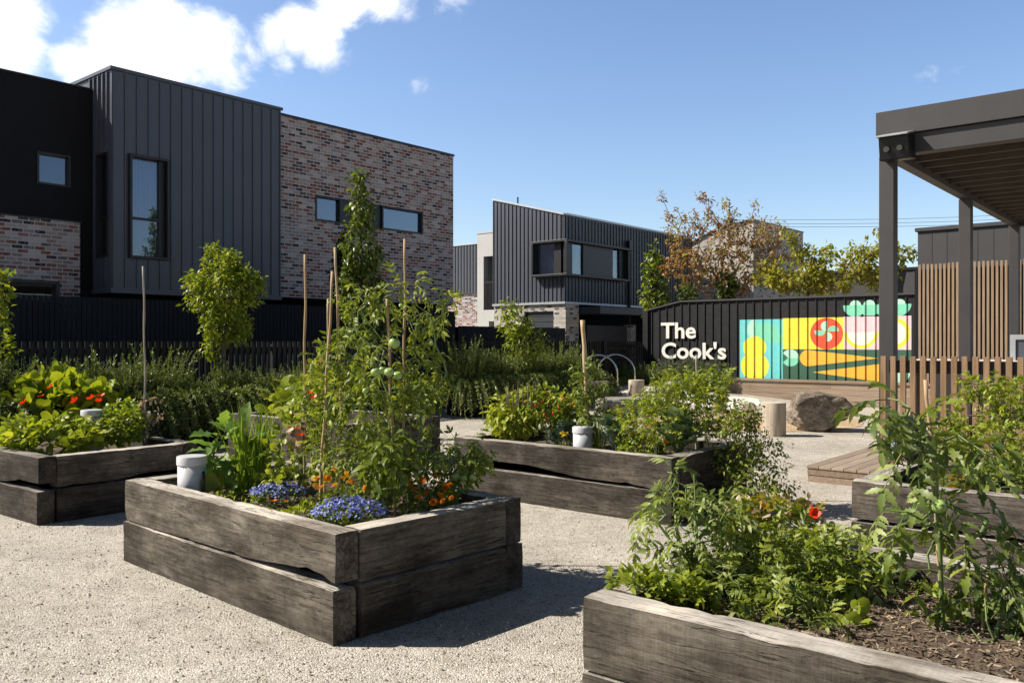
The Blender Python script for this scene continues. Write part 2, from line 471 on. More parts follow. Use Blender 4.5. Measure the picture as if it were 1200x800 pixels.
M['f_amber'] = leafmat('amber_petal', [(.72, .32, .01), (.80, .42, .02)], .3, tint=(1.2, 1, .7))
M['f_red'] = leafmat('red_petal', [(.62, .03, .008), (.74, .07, .01)], .35, tint=(1.3, .8, .6))
M['f_yellow'] = leafmat('yellow_petal', [(.75, .58, .02), (.80, .66, .06)], .3, tint=(1.1, 1, .6))
M['f_blue'] = leafmat('blue_petal', [(.10, .13, .42), (.17, .22, .58), (.27, .32, .68)], .3, tint=(1, 1, 1.1))
M['f_lilac'] = leafmat('lilac_petal', [(.42, .44, .60), (.55, .56, .68)], .3, tint=(1, 1, 1))
M['f_white'] = leafmat('white_petal', [(.66, .60, .56), (.74, .68, .64)], .3, tint=(1, 1, 1))
M['fruit_green'] = simple('green_tomato', (.30, .42, .12), .25, var=.2, scale=8)
M['fruit_red'] = simple('red_chilli', (.62, .035, .012), .25, var=.1)


def rockmat(name, a, bb, cc):
    m, nt, b = newmat(name)
    co = coords(nt, (1, 1, 1))
    n = nd(nt, 'TexNoise', Vector=co, Scale=3., Detail=10., Roughness=.7)
    n2 = nd(nt, 'TexNoise', Vector=co, Scale=26., Detail=6., Roughness=.7)
    f = mth(nt, 'ADD', mth(nt, 'MULTIPLY', n.outputs[0], .6), mth(nt, 'MULTIPLY', n2.outputs[0], .4))
    nt.links.new(ramp(nt, f, [(.36, a), (.5, bb), (.66, cc)]), b.inputs['Base Color'])
    b.inputs['Roughness'].default_value = .9; b.inputs['Specular IOR Level'].default_value = .25
    bp = nd(nt, 'Bump', Strength=.9, Distance=.03, Height=f); nt.links.new(bp.outputs[0], b.inputs['Normal'])
    return m


M['rock_dark'] = rockmat('dark_basalt', (.075, .058, .044), (.20, .165, .13), (.44, .385, .31))
M['rock_brown'] = rockmat('brown_basalt', (.09, .065, .05), (.20, .15, .12), (.33, .27, .22))
M['rock_grey'] = rockmat('grey_basalt', (.14, .125, .11), (.26, .24, .21), (.38, .35, .31))


# ------------------------------------------------------------------ leaf templates  (x across, y along, z up)
def A_(f): return [np.array(x) for x in f]


def t_diamond(w=.5, fold=.12, curl=.15):
    v = np.array([(0, 0, 0), (-w / 2, .45, fold), (0, 1, -curl), (w / 2, .45, fold), (0, .5, 0.0)])
    return v, A_([[(0, 4, 1), (4, 2, 1), (0, 3, 4), (4, 3, 2)]])


def t_needle(w=.16):
    v = np.array([(-w / 2, 0, 0), (w / 2, 0, 0), (w / 3, .7, .02), (0, 1, 0), (-w / 3, .7, .02)])
    return v, A_([[(0, 1, 2, 3, 4)]])


def t_strip(widths, fold=.1, curl=.3, lift=0., wave=0., seed=0):
    """leaf from half-widths at even stations; folded along the midrib"""
    r = np.random.default_rng(seed)
    n = len(widths); v = []
    for i, w in enumerate(widths):
        y = i / (n - 1); z = lift * y - curl * y * y
        v += [(-w, y, z + fold * w + wave * r.uniform(-1, 1) * w), (0, y, z), (w, y, z + fold * w + wave * r.uniform(-1, 1) * w)]
    f = []
    for i in range(n - 1):
        a = 3 * i
        f += [(a, a + 1, a + 4, a + 3), (a + 1, a + 2, a + 5, a + 4)]
    return np.array(v, float), A_([f])


OV = [.0, .17, .26, .25, .17, .0]
LOB = [.03, .14, .10, .20, .13, .20, .10, .12, .05, 0.]


def t_compound(pairs, leaflet, ll, droop=.35, term=1.05, seed=0, twist=.35):
    r = np.random.default_rng(seed)
    V = []; F = {}
    n0 = 0

    def put(tpl, o, d, nrm, s):
        nonlocal n0
        mb = MB(); mb.inst(tpl, [o], [d], [nrm], s)
        V.append(np.concatenate(mb.v))
        for k, arrs in mb.f.items():
            F.setdefault(k, []).append(np.concatenate(arrs) + n0)
        n0 += len(V[-1])

    def rz(y): return -droop * y * y + .12 * y
    # rachis
    st = np.array([(0, y, rz(y)) for y in np.linspace(0, .85, 6)])
    w = .011
    v = np.concatenate([st + (-w, 0, 0), st + (w, 0, 0), st + (0, 0, -w * 1.6)])
    f = []
    for i in range(5):
        for a, b_ in ((0, 6), (6, 12), (12, 0)):
            f.append((a + i, b_ + i, b_ + i + 1, a + i + 1))
    V.append(v); F.setdefault(4, []).append(np.array(f)); n0 += len(v)
    ys = np.linspace(.34, .80, pairs)
    for i, y in enumerate(ys):
        for sgn in (-1, 1):
            s = ll * (1 - .25 * abs(i - (pairs - 1) / 2) / max(1, pairs)) * r.uniform(.85, 1.12)
            d = np.array([sgn * 1., .55 + r.uniform(-.15, .25), -.25 + r.uniform(-.35, .2)])
            put(leaflet, (0, y + r.uniform(-.03, .03), rz(y)), d, (sgn * r.uniform(-twist, twist), -.2 + r.uniform(-twist, twist), 1), s)
    put(leaflet, (0, .84, rz(.84)), (r.uniform(-.2, .2), 1, -2 * droop * .84 + .1), (r.uniform(-.3, .3), .3, 1), ll * term)
    return np.concatenate(V), [np.concatenate(a) for a in F.values()]


def t_round(n=9, cup=.12, notch=.0):
    a = np.arange(n) * 2 * math.pi / n
    r = .5 * (1 + .06 * np.cos(3 * a + 1))
    v = [(0, .5, 0)] + [(r[i] * math.sin(a[i]), .5 + r[i] * math.cos(a[i]), cup * (1 + .6 * math.sin(2 * a[i]))) for i in range(n)]
    f = [(0, 1 + i, 1 + (i + 1) % n) for i in range(n)]
    return np.array(v), A_([f])


def t_trifoliate(leaflet, ll=.6):
    mb = MB()
    mb.inst(leaflet, [(0, .35, 0)] * 3, [(0, 1, -.15), (-1, .45, -.2), (1, .45, -.2)], [(0, 0, 1), (-.2, 0, 1), (.2, 0, 1)], [ll, ll * .9, ll * .9])
    w = .015
    v = np.concatenate(mb.v); n = len(v)
    v = np.concatenate([v, [(-w, 0, 0), (w, 0, 0), (w, .36, 0), (-w, .36, 0)]])
    fa = [np.concatenate(a) for a in mb.f.values()]
    if fa[0].shape[1] == 4: fa[0] = np.concatenate([fa[0], [(n, n + 1, n + 2, n + 3)]])
    else: fa.append(np.array([(n, n + 1, n + 2, n + 3)]))
    return v, fa


def t_flower(n=5, cup=.35, w=.5):
    V = []; f = []
    for i in range(n):
        a = 2 * math.pi * i / n
        c, s = math.cos(a), math.sin(a)
        pts = [(0, 0, 0), (.3, -w * .5, cup * .4), (.5, 0, cup), (.3, w * .5, cup * .4)]
        k = len(V)
        V += [(x * c - y * s, x * s + y * c, z) for x, y, z in pts]
        f.append((k, k + 1, k + 2, k + 3))
    # axis along y of the template
    V = np.array(V); V = np.stack([V[:, 0], V[:, 2], V[:, 1]], 1)
    return V, A_([f])


def t_pompon(seed=0):
    """marigold head: layered ruffled petals"""
    r = np.random.default_rng(seed)
    V = []; f = []
    for ring, (rad, z, n, tilt) in enumerate(((.5, .0, 12, .12), (.42, .10, 11, .4), (.32, .19, 9, .75), (.20, .26, 7, 1.1), (.09, .3, 5, 1.35))):
        for i in range(n):
            a = 2 * math.pi * (i + .5 * ring) / n + r.uniform(-.1, .1)
            d = np.array([math.cos(a), math.sin(a), 0]); t = np.array([-math.sin(a), math.cos(a), 0])
            o = d * rad * .25 + np.array([0, 0, z * .6]); e = d * rad * math.cos(tilt) + np.array([0, 0, z + rad * math.sin(tilt) * .5])
            w = .13
            k = len(V)
            V += [o - t * w * .4, o + t * w * .4, e + t * w + (0, 0, r.uniform(-.03, .03)), e - t * w + (0, 0, r.uniform(-.03, .03))]
            f.append((k, k + 1, k + 2, k + 3))
    V = np.array(V); V = np.stack([V[:, 0], V[:, 2], V[:, 1]], 1)
    return V, A_([f])


T_DIA = [t_diamond(.5), t_diamond(.42, .16, .3), t_diamond(.6, .08, .05)]
T_OVAL = [t_strip(OV, .35, .25, .1, .15, 1), t_strip(OV, .2, .5, .2, .2, 2)]
T_BROAD = [t_strip([.03, .3, .40, .36, .2, 0], .3, .3, .1, .25, 3), t_strip([.03, .28, .42, .34, .2, 0], .15, .5, .2, .3, 4)]
T_EGG = [t_strip([.01, .03, .22, .16, .30, .2, .22, .1, 0.], .25, .45, .15, .15, 5)]
T_NEED = [t_needle(.24)]
LF = [t_strip(LOB, .25, .35, .1, .25, s) for s in (1, 2, 3)]
LF2 = [t_strip([.03, .14, .11, .21, .14, .09, 0.], .25, .35, .1, .2, s) for s in (4, 5)]
T_TOM = [t_compound(3, LF[i % 3], .43, .30 + .12 * i, seed=i) for i in range(4)]
T_TOMS = [t_compound(2, LF2[i % 2], .50, .3 + .15 * i, seed=10 + i) for i in range(3)]
T_FINE = [t_compound(3, t_strip([.02, .2, .26, .12, 0.], .3, .3, .1, .2, 6), .34, .25, seed=21)]
T_TRI = [t_trifoliate(t_strip([.02, .24, .34, .28, .12, 0], .25, .3, .1, .15, 7))]
T_RND = [t_round(9, .10), t_round(9, -.08), t_round(10, .2)]
T_KALE = [t_strip([.02, .03, .10, .17, .14, .20, .13, .15, .06, 0.], .5, .75, .55, .7, 8), t_strip([.02, .04, .12, .16, .17, .14, .16, .1, 0.], .4, .95, .6, .8, 9)]
T_BLADE = [t_strip([.011, .013, .012, .009, .0], .5, .06, 0, 0), t_strip([.011, .013, .012, .009, .0], .5, .3, .1, 0)]
T_FLO = [t_flower(5, .3)]
T_TINY = [t_flower(4, .1, .6)]
T_POM = [t_pompon(1), t_pompon(2)]


# ------------------------------------------------------------------ plants
def blob_points(blobs, n, r, shell=.35):
    w = np.array([b[6] if len(b) > 6 else b[3] * b[4] * b[5] for b in blobs], float); w /= w.sum()
    pick = r.choice(len(blobs), n, p=w)
    P = np.zeros((n, 3)); C = np.zeros((n, 3))
    d = r.normal(size=(n, 3)); d /= np.linalg.norm(d, axis=1, keepdims=True)
    rad = r.uniform(shell, 1, n) ** (1 / 2.2)
    for i in range(n):
        b = blobs[pick[i]]
        C[i] = b[:3]; P[i] = C[i] + d[i] * rad[i] * np.array(b[3:6])
    return P, C


def skeleton(start, att, r, step, bow=.12):
    nodes = [np.asarray(s, float) for s in start]; par = [i - 1 for i in range(len(start))]
    base = nodes[-1]
    order = np.argsort(np.linalg.norm(att - base, axis=1))
    ends = np.zeros(len(att), int)
    path = [0.] * len(nodes)
    for i in range(1, len(nodes)): path[i] = path[i - 1] + np.linalg.norm(nodes[i] - nodes[i - 1])
    s0 = max(0, len(start) - max(1, len(start) // 2))
    for ai in order:
        a = att[ai]
        N = np.array(nodes); d = np.linalg.norm(N - a, axis=1)
        cost = d + .25 * np.array(path) + np.where(N[:, 2] > a[2] + .02, .4 * (N[:, 2] - a[2]), 0)
        cost[:s0] += 1e3
        j = int(np.argmin(cost))
        k = max(1, int(d[j] / step))
        p = j
        o = nodes[j]
        side = r.normal(size=3) * bow * d[j]
        for q in range(1, k + 1):
            t = q / k
            x = o + (a - o) * t + side * math.sin(math.pi * t) + np.array([0, 0, -.5 * bow * d[j] * math.sin(math.pi * t)])
            nodes.append(x); par.append(p); path.append(path[p] + np.linalg.norm(x - nodes[p])); p = len(nodes) - 1
        ends[ai] = p
    cnt = np.zeros(len(nodes))
    cnt[ends] += 1
    for i in range(len(nodes) - 1, 0, -1):
        cnt[par[i]] += cnt[i]
    return np.array(nodes), par, np.maximum(cnt, 1), ends


def plant(name, label, cat, base, blobs, n=120, leaf=T_DIA, size=(.05, .09), per=8, scatter=.08, mat='l_tomato', stem='stem_g',
          tip=.002, pipe=.45, droop=.2, out=.7, rand=.6, up=.0, seed=1, group=None, start=None, step=.12, shell=.35, names=('stem', 'foliage'), hang=0.,
          sides=5, extra=(), bow=.12, rmax=None, n2=None, leaf_up=1.0, part_mats=None):
    """blobs are ellipsoids in world coordinates (cx,cy,cz,rx,ry,rz[,weight])"""
    r = np.random.default_rng(seed)
    base = np.asarray(base, float)
    root = thing(name, label, cat, base, 0, group)
    bl = [(b[0] - base[0], b[1] - base[1], b[2] - base[2]) + tuple(b[3:]) for b in blobs]
    att, cen = blob_points(bl, n, r, shell)
    att[:, 2] = np.maximum(att[:, 2], .015 - hang)
    st = [(0, 0, 0)] if start is None else [np.asarray(s, float) - base for s in start]
    nodes, par, cnt, ends = skeleton(st, att, r, step, bow)
    rad = tip * cnt ** pipe
    if rmax: rad = np.minimum(rad, rmax)
    mb = MB()
    for i in range(1, len(nodes)):
        if par[i] < 0: continue
        mb.tube([nodes[par[i]], nodes[i]], [min(rad[par[i]], rad[i] * 1.5), rad[i]], sides if rad[i] > tip * 2 else 3, caps=False)
    mb.build(names[0], M[stem], root, smooth=True)
    k = n * per
    src = np.repeat(np.arange(n), per)
    off = r.normal(size=(k, 3)); off /= np.linalg.norm(off, axis=1, keepdims=True)
    off *= scatter * r.uniform(.1, 1, (k, 1))
    O = att[src] + off
    O[:, 2] = np.maximum(O[:, 2], .01 - hang)
    outv = att[src] - cen[src]
    outv /= np.linalg.norm(outv, axis=1, keepdims=True) + 1e-6
    offn = off / (scatter + 1e-9)
    D = out * (outv * .6 + offn * .7) + rand * r.normal(size=(k, 3)) * .6 + np.array([0, 0, up - droop])
    N = np.array([0, 0, leaf_up]) + r.normal(size=(k, 3)) * .45
    sz = r.uniform(size[0], size[1], k)
    which = r.integers(0, len(leaf), k)
    lm = [mat] if isinstance(mat, str) else list(mat)
    lw = r.integers(0, len(lm), k) if len(lm) > 1 else np.zeros(k, int)
    for mi, mm in enumerate(lm):
        mb = MB()
        for li, tpl in enumerate(leaf):
            s = (which == li) & (lw == mi)
            mb.inst(tpl, O[s], D[s], N[s], sz[s])
        if mb.n: mb.build(names[1], M[mm], root, smooth=True)
    return root, att + base, nodes + base


def add_heads(root, pts, name, tpl, mat, size, seed=0, up=1.0, shared=None, toward=(0, 0, 0)):
    """flower heads / fruits as children, one object each, sharing a mesh"""
    r = np.random.default_rng(seed)
    mb = MB(); mb.inst(tpl, [(0, 0, 0)], [(0, 0, 1)], [(0, 1, .0)], 1.)
    me = mb.mesh(name); me.materials.append(M[mat])
    me.polygons.foreach_set('use_smooth', [True] * len(me.polygons))
    base = np.array(root.location)
    for p in pts:
        o = bpy.data.objects.new(name, me); COL.objects.link(o); o.parent = root
        o.location = np.asarray(p) - base
        s = r.uniform(*size); o.scale = (s, s, s)
        o.rotation_euler = (r.normal() * .5 / up + toward[0], r.normal() * .5 / up + toward[1], r.uniform(0, 6))


def fruit_mesh(name, mat, squash=.88, ribs=0.03):
    mb = MB()
    prof = [(.02, -squash), (.38, -squash * .92), (.72, -squash * .68), (.95, -squash * .25), (1, .1), (.9, squash * .5), (.62, squash * .8), (.3, squash * .88), (.05, squash * .8)]
    mb.lathe([(a * .5, z * .5) for a, z in prof], 16)
    me = mb.mesh(name); me.materials.append(M[mat]); me.polygons.foreach_set('use_smooth', [True] * len(me.polygons))
    return me


def add_fruit(root, pts, size, me, name='tomato', stretch=1., seed=0):
    r = np.random.default_rng(seed)
    base = np.array(root.location)
    for p in pts:
        o = bpy.data.objects.new(name, me); COL.objects.link(o); o.parent = root
        o.location = np.asarray(p) - base
        s = r.uniform(*size) if not np.isscalar(size) else size
        o.scale = (s, s, s * stretch); o.rotation_euler = (r.normal() * .3, r.normal() * .3, r.uniform(0, 6))


def blade_clump(name, label, cat, base, n, h, spread, mat='l_chive', seed=1, width=1., group=None, lean=(0, 0)):
    r = np.random.default_rng(seed)
    root = thing(name, label, cat, base, 0, group)
    a = r.uniform(0, 6.28, n); rr = np.sqrt(r.uniform(0, 1, n)) * spread * .45
    O = np.stack([rr * np.cos(a), rr * np.sin(a), np.zeros(n)], 1)
    D = np.stack([rr * np.cos(a) * .9 / max(h, .01) + r.normal(size=n) * .09 + lean[0], rr * np.sin(a) * .9 / max(h, .01) + r.normal(size=n) * .09 + lean[1], np.ones(n)], 1)
    N = r.normal(size=(n, 3)); N[:, 2] = 0
    L = h * r.uniform(.55, 1.02, n)
    mb = MB()
    w = r.integers(0, 2, n)
    for li in (0, 1): mb.inst(T_BLADE[li], O[w == li], D[w == li], N[w == li], L[w == li])
    mb.build('foliage', M[mat], root, smooth=True)
    return root
# ================================================================== camera, light, sky
cam = bpy.data.cameras.new('camera'); cam.lens = 30; cam.sensor_width = 36; cam.clip_end = 6000; cam.clip_start = .05
co = bpy.data.objects.new('camera', cam); COL.objects.link(co); co.location = (0, 0, EYE); co.rotation_euler = (R(90), 0, 0)
S.camera = co
SUN_AZ, SUN_EL = R(178), R(41.5)           # azimuth measured from +X
sd = np.array([math.cos(SUN_AZ) * math.cos(SUN_EL), math.sin(SUN_AZ) * math.cos(SUN_EL), math.sin(SUN_EL)])
sl = bpy.data.lights.new('sun', 'SUN'); sl.energy = 4.8; sl.angle = R(.55); sl.color = (1, .93, .82)
so = bpy.data.objects.new('sun', sl); COL.objects.link(so)
so.rotation_euler = Vector(-sd).to_track_quat('-Z', 'Y').to_euler()
W = bpy.data.worlds.new('World'); S.world = W; W.use_nodes = True
nt = W.node_tree
bg = nt.nodes['Background']
sky = nd(nt, 'TexSky'); sky.sky_type = 'NISHITA'; sky.sun_disc = False
sky.sun_elevation = SUN_EL; sky.sun_rotation = math.atan2(sd[0], sd[1]); sky.air_density = 1.; sky.dust_density = 1.0; sky.ozone_density = 1.6
bg.inputs[1].default_value = .120
# clouds: soft banks in the direction of the sky where the photograph has them
tc = nd(nt, 'TexCoord')


def cdir(px, py):
    v = np.array([(px - 600) / 1000., 1., (400 - py) / 1000.]); return v / np.linalg.norm(v)


mask = None
for (px, py, rad, amp) in ((-5, 25, .050, .95), (-70, 60, .09, 1.), (20, 62, .025, .6), (92, 72, .032, .8), (140, 52, .045, .95), (190, 48, .055, 1.), (240, 58, .052, .95), (210, 80, .04, .9), (285, 66, .032, .66), (318, 45, .028, .68), (350, 38, .032, .75), (380, 52, .034, .8), (330, 78, .02, .6),
                           (405, -6, .042, .9), (450, -10, .045, .8), (530, -4, .03, .5), (490, 92, .018, .45), (1105, 85, .03, .36), (-250, 120, .15, 1.), (1500, 60, .10, .8)):
    d = cdir(px, py)
    dp = nt.nodes.new('ShaderNodeVectorMath'); dp.operation = 'DISTANCE'
    nt.links.new(tc.outputs['Generated'], dp.inputs[0]); dp.inputs[1].default_value = d
    mr = nd(nt, 'MapRange', Value=dp.outputs['Value']); mr.interpolation_type = 'SMOOTHSTEP'
    mr.inputs[1].default_value = rad * .2; mr.inputs[2].default_value = rad * 1.5; mr.inputs[3].default_value = amp; mr.inputs[4].default_value = 0
    mask = mr.outputs[0] if mask is None else mth(nt, 'MAXIMUM', mask, mr.outputs[0])
mp = nd(nt, 'Mapping'); nt.links.new(tc.outputs['Generated'], mp.inputs[0]); mp.inputs['Scale'].default_value = (1, 1, 1.5)
n1 = nd(nt, 'TexNoise', Vector=mp.outputs[0], Scale=13., Detail=9., Roughness=.62, Distortion=.3)
f = mth(nt, 'ADD', mask, mth(nt, 'MULTIPLY', mth(nt, 'SUBTRACT', n1.outputs[0], .5), 2.0))
mr = nd(nt, 'MapRange', Value=f); mr.interpolation_type = 'SMOOTHSTEP'; mr.inputs[1].default_value = .28; mr.inputs[2].default_value = 1.0
gate = nd(nt, 'MapRange', Value=mask); gate.inputs[1].default_value = .02; gate.inputs[2].default_value = .25
cf = mth(nt, 'MULTIPLY', mr.outputs[0], gate.outputs[0])
hs = nd(nt, 'HueSaturation', Saturation=1.10, Value=1.0, Hue=.506); nt.links.new(sky.outputs[0], hs.inputs['Color'])
SKY_HS = hs
# unseen sky overhead and behind the camera, dimmed to weaken fill in the shade
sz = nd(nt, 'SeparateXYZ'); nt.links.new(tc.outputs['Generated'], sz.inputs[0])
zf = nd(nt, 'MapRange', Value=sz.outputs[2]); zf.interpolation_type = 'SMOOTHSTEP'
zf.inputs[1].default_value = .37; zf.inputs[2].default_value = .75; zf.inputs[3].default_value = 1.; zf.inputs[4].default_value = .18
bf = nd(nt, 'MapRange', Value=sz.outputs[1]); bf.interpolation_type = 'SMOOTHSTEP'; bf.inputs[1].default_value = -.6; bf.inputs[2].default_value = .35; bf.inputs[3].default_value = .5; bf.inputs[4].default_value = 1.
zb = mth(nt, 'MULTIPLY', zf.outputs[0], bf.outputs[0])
dimmed = nt.nodes.new('ShaderNodeVectorMath'); dimmed.operation = 'SCALE'
nt.links.new(hs.outputs[0], dimmed.inputs[0]); nt.links.new(zb, dimmed.inputs['Scale'])
skyc = mixc(nt, mth(nt, 'MULTIPLY', cf, .97), dimmed.outputs[0], (7.4, 7.4, 7.5))
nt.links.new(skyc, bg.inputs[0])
S.view_settings.view_transform = 'Standard'; S.view_settings.look = 'None'; S.view_settings.gamma = 1; S.view_settings.exposure = 0.66
S.view_settings.use_curve_mapping = False
S.render.engine = 'CYCLES'
S.cycles.max_bounces = 8; S.cycles.transparent_max_bounces = 8; S.cycles.use_denoising = True
S.cycles.sample_clamp_indirect = 8

# ================================================================== ground
xs = np.concatenate([[-3000, -800, -250, -100, -60], np.arange(-40, 41, 1.), [60, 100, 250, 800, 3000]])
ys = np.concatenate([[-3000, -800, -250, -100, -50, -25], np.arange(-10, 61, 1.), [80, 120, 250, 800, 3000]])
X, Y = np.meshgrid(xs, ys)
V = np.stack([X, Y, gz(X, Y)], 2).reshape(-1, 3)
nx, ny = len(xs), len(ys)
i, j = np.meshgrid(np.arange(nx - 1), np.arange(ny - 1))
a = (j * nx + i).ravel()
mb = MB(); mb.addn(V, [np.stack([a, a + 1, a + nx + 1, a + nx], 1)])
struct(mb.build('ground', M['gravel'], smooth=True))


def patch(name, mat, outline, lift, kind='structure'):
    """sheet following the ground inside a smooth outline"""
    out = np.array(outline, float); c = out.mean(0)
    rings = np.linspace(0, 1, 7)[1:]
    v = [(c[0], c[1], gz(c[0], c[1]) + lift)]
    for t in rings:
        for p in out:
            q = c + (p - c) * t; v.append((q[0], q[1], float(gz(q[0], q[1])) + lift))
    n = len(out); mbp = MB(); f = []
    for k in range(n): f.append((0, 1 + k, 1 + (k + 1) % n))
    for r_ in range(5):
        for k in range(n):
            a0 = 1 + r_ * n + k; a1 = 1 + r_ * n + (k + 1) % n
            f.append((a0, a0 + n, a1 + n, a1))
    mbp.add(v, f)
    return struct(mbp.build(name, mat, smooth=True), kind)


def oval(cx, cy, rx, ry, rot=0, n=36, wob=.06):
    t = np.arange(n) * 2 * math.pi / n
    k = 1 + wob * np.sin(3 * t + 1) + wob * .6 * np.sin(5 * t)
    x = rx * k * np.cos(t); y = ry * k * np.sin(t)
    c, s = math.cos(rot), math.sin(rot)
    return np.stack([cx + x * c - y * s, cy + x * s + y * c], 1)


patch('sandpit', M['sand'], oval(4.95, 20.7, 1.25, 1.05, .5, 48, .13), .006)
patch('softfall', M['pebble'], oval(4.75, 16.9, 2.3, 1.75, .2), .006)
patch('paving', M['paving'], oval(2.6, 23.2, 1.9, 1.0, -.6), .010)

# loose stones on the path
r = np.random.default_rng(3)
n = 17000
Y = 2.6 + 9 * r.uniform(0, 1, n) ** 1.8; Xs = r.uniform(-.66, .66, n) * Y
mb = MB()
ico = [(0, 0, .5), (.5, 0, .05), (.15, .45, .08), (-.4, .3, .02), (-.42, -.28, .06), (.13, -.48, .03)]
tpl = (np.array(ico), [np.array([(0, 1, 2), (0, 2, 3), (0, 3, 4), (0, 4, 5), (0, 5, 1)])])
ang = r.uniform(0, 6.28, n)
mb.inst(tpl, np.stack([Xs, Y, np.zeros(n) - .0005], 1), np.stack([np.cos(ang), np.sin(ang), r.normal(size=n) * .15], 1), np.tile([0, 0, 1.], (n, 1)), .005 + .018 * r.uniform(0, 1, n) ** 2.2)
struct(mb.build('loose_stones', M['stone_bits']), 'stuff')

# ================================================================== raised beds
def sleeper_mesh(L, T, H, seed, chip=1., gap=None):
    """rough sawn timber along +x, from z=0 to H, with waney edges; gap(x) lifts its lower edge"""
    nx = max(8, int(L / .035)); sec = []
    e = .012
    # perimeter samples (y,z) of the section with their outward corner weight
    per = []
    ny_, nz_ = 5, 8
    for k in range(ny_ + 1): per.append((T * k / ny_, H, 0, 1))
    for k in range(1, nz_ + 1): per.append((T, H * (1 - k / nz_), 1, 0))
    for k in range(1, ny_ + 1): per.append((T * (1 - k / ny_), 0, 0, -1))
    for k in range(1, nz_): per.append((0, H * k / nz_, -1, 0))
    m = len(per); V = []
    o = Vector((seed * 7.3, seed * 3.1, seed * 5.7))
    for i in range(nx + 1):
        x = L * i / nx
        g = gap(x) if gap else 0.
        for (y, z, a_, b_) in per:
            cy = min(y, T - y); cz = min(z, H - z)
            edge = max(0., 1 - (cy + cz) / .055)
            nv = noise.noise(o + Vector((x * 1.1, y * 3, z * 3))) * .0045
            nf = noise.noise(o + Vector((x * 6, y * 14, z * 14))) * .0028
            ch = max(0., noise.noise(o + Vector((x * 7.5, y * 6 + 9, z * 6))) - .12) ** 1.2 * .026 * edge * chip + .003 * edge
            if cy + cz > .03:
                dy, dz = a_ * (nv + nf), b_ * (nv + nf)
            else:
                dy = dz = nv * .5
            iny = 1 if y < T / 2 else -1; inz = 1 if z < H / 2 else -1
            yy = y + dy + iny * ch * .6; zz = z + dz + inz * ch
            if z < H * .5: zz += g * (1 - z / (H * .5))
            xx = x
            if i == 0: xx += .004 + ch * .5 + abs(nf)
            if i == nx: xx -= .004 + ch * .5 + abs(nf)
            V.append((xx, yy, max(zz, -.01)))
    mbx = MB()
    idx = np.arange(m); fa = []
    for i in range(nx):
        a0 = i * m + idx; a1 = i * m + (idx + 1) % m
        fa.append(np.stack([a0, a1, a1 + m, a0 + m], 1))
    mbx.addn(np.array(V), [np.concatenate(fa), np.array([list(idx)[::-1]]), np.array([list(nx * m + idx)])])
    return mbx


BEDS = {}


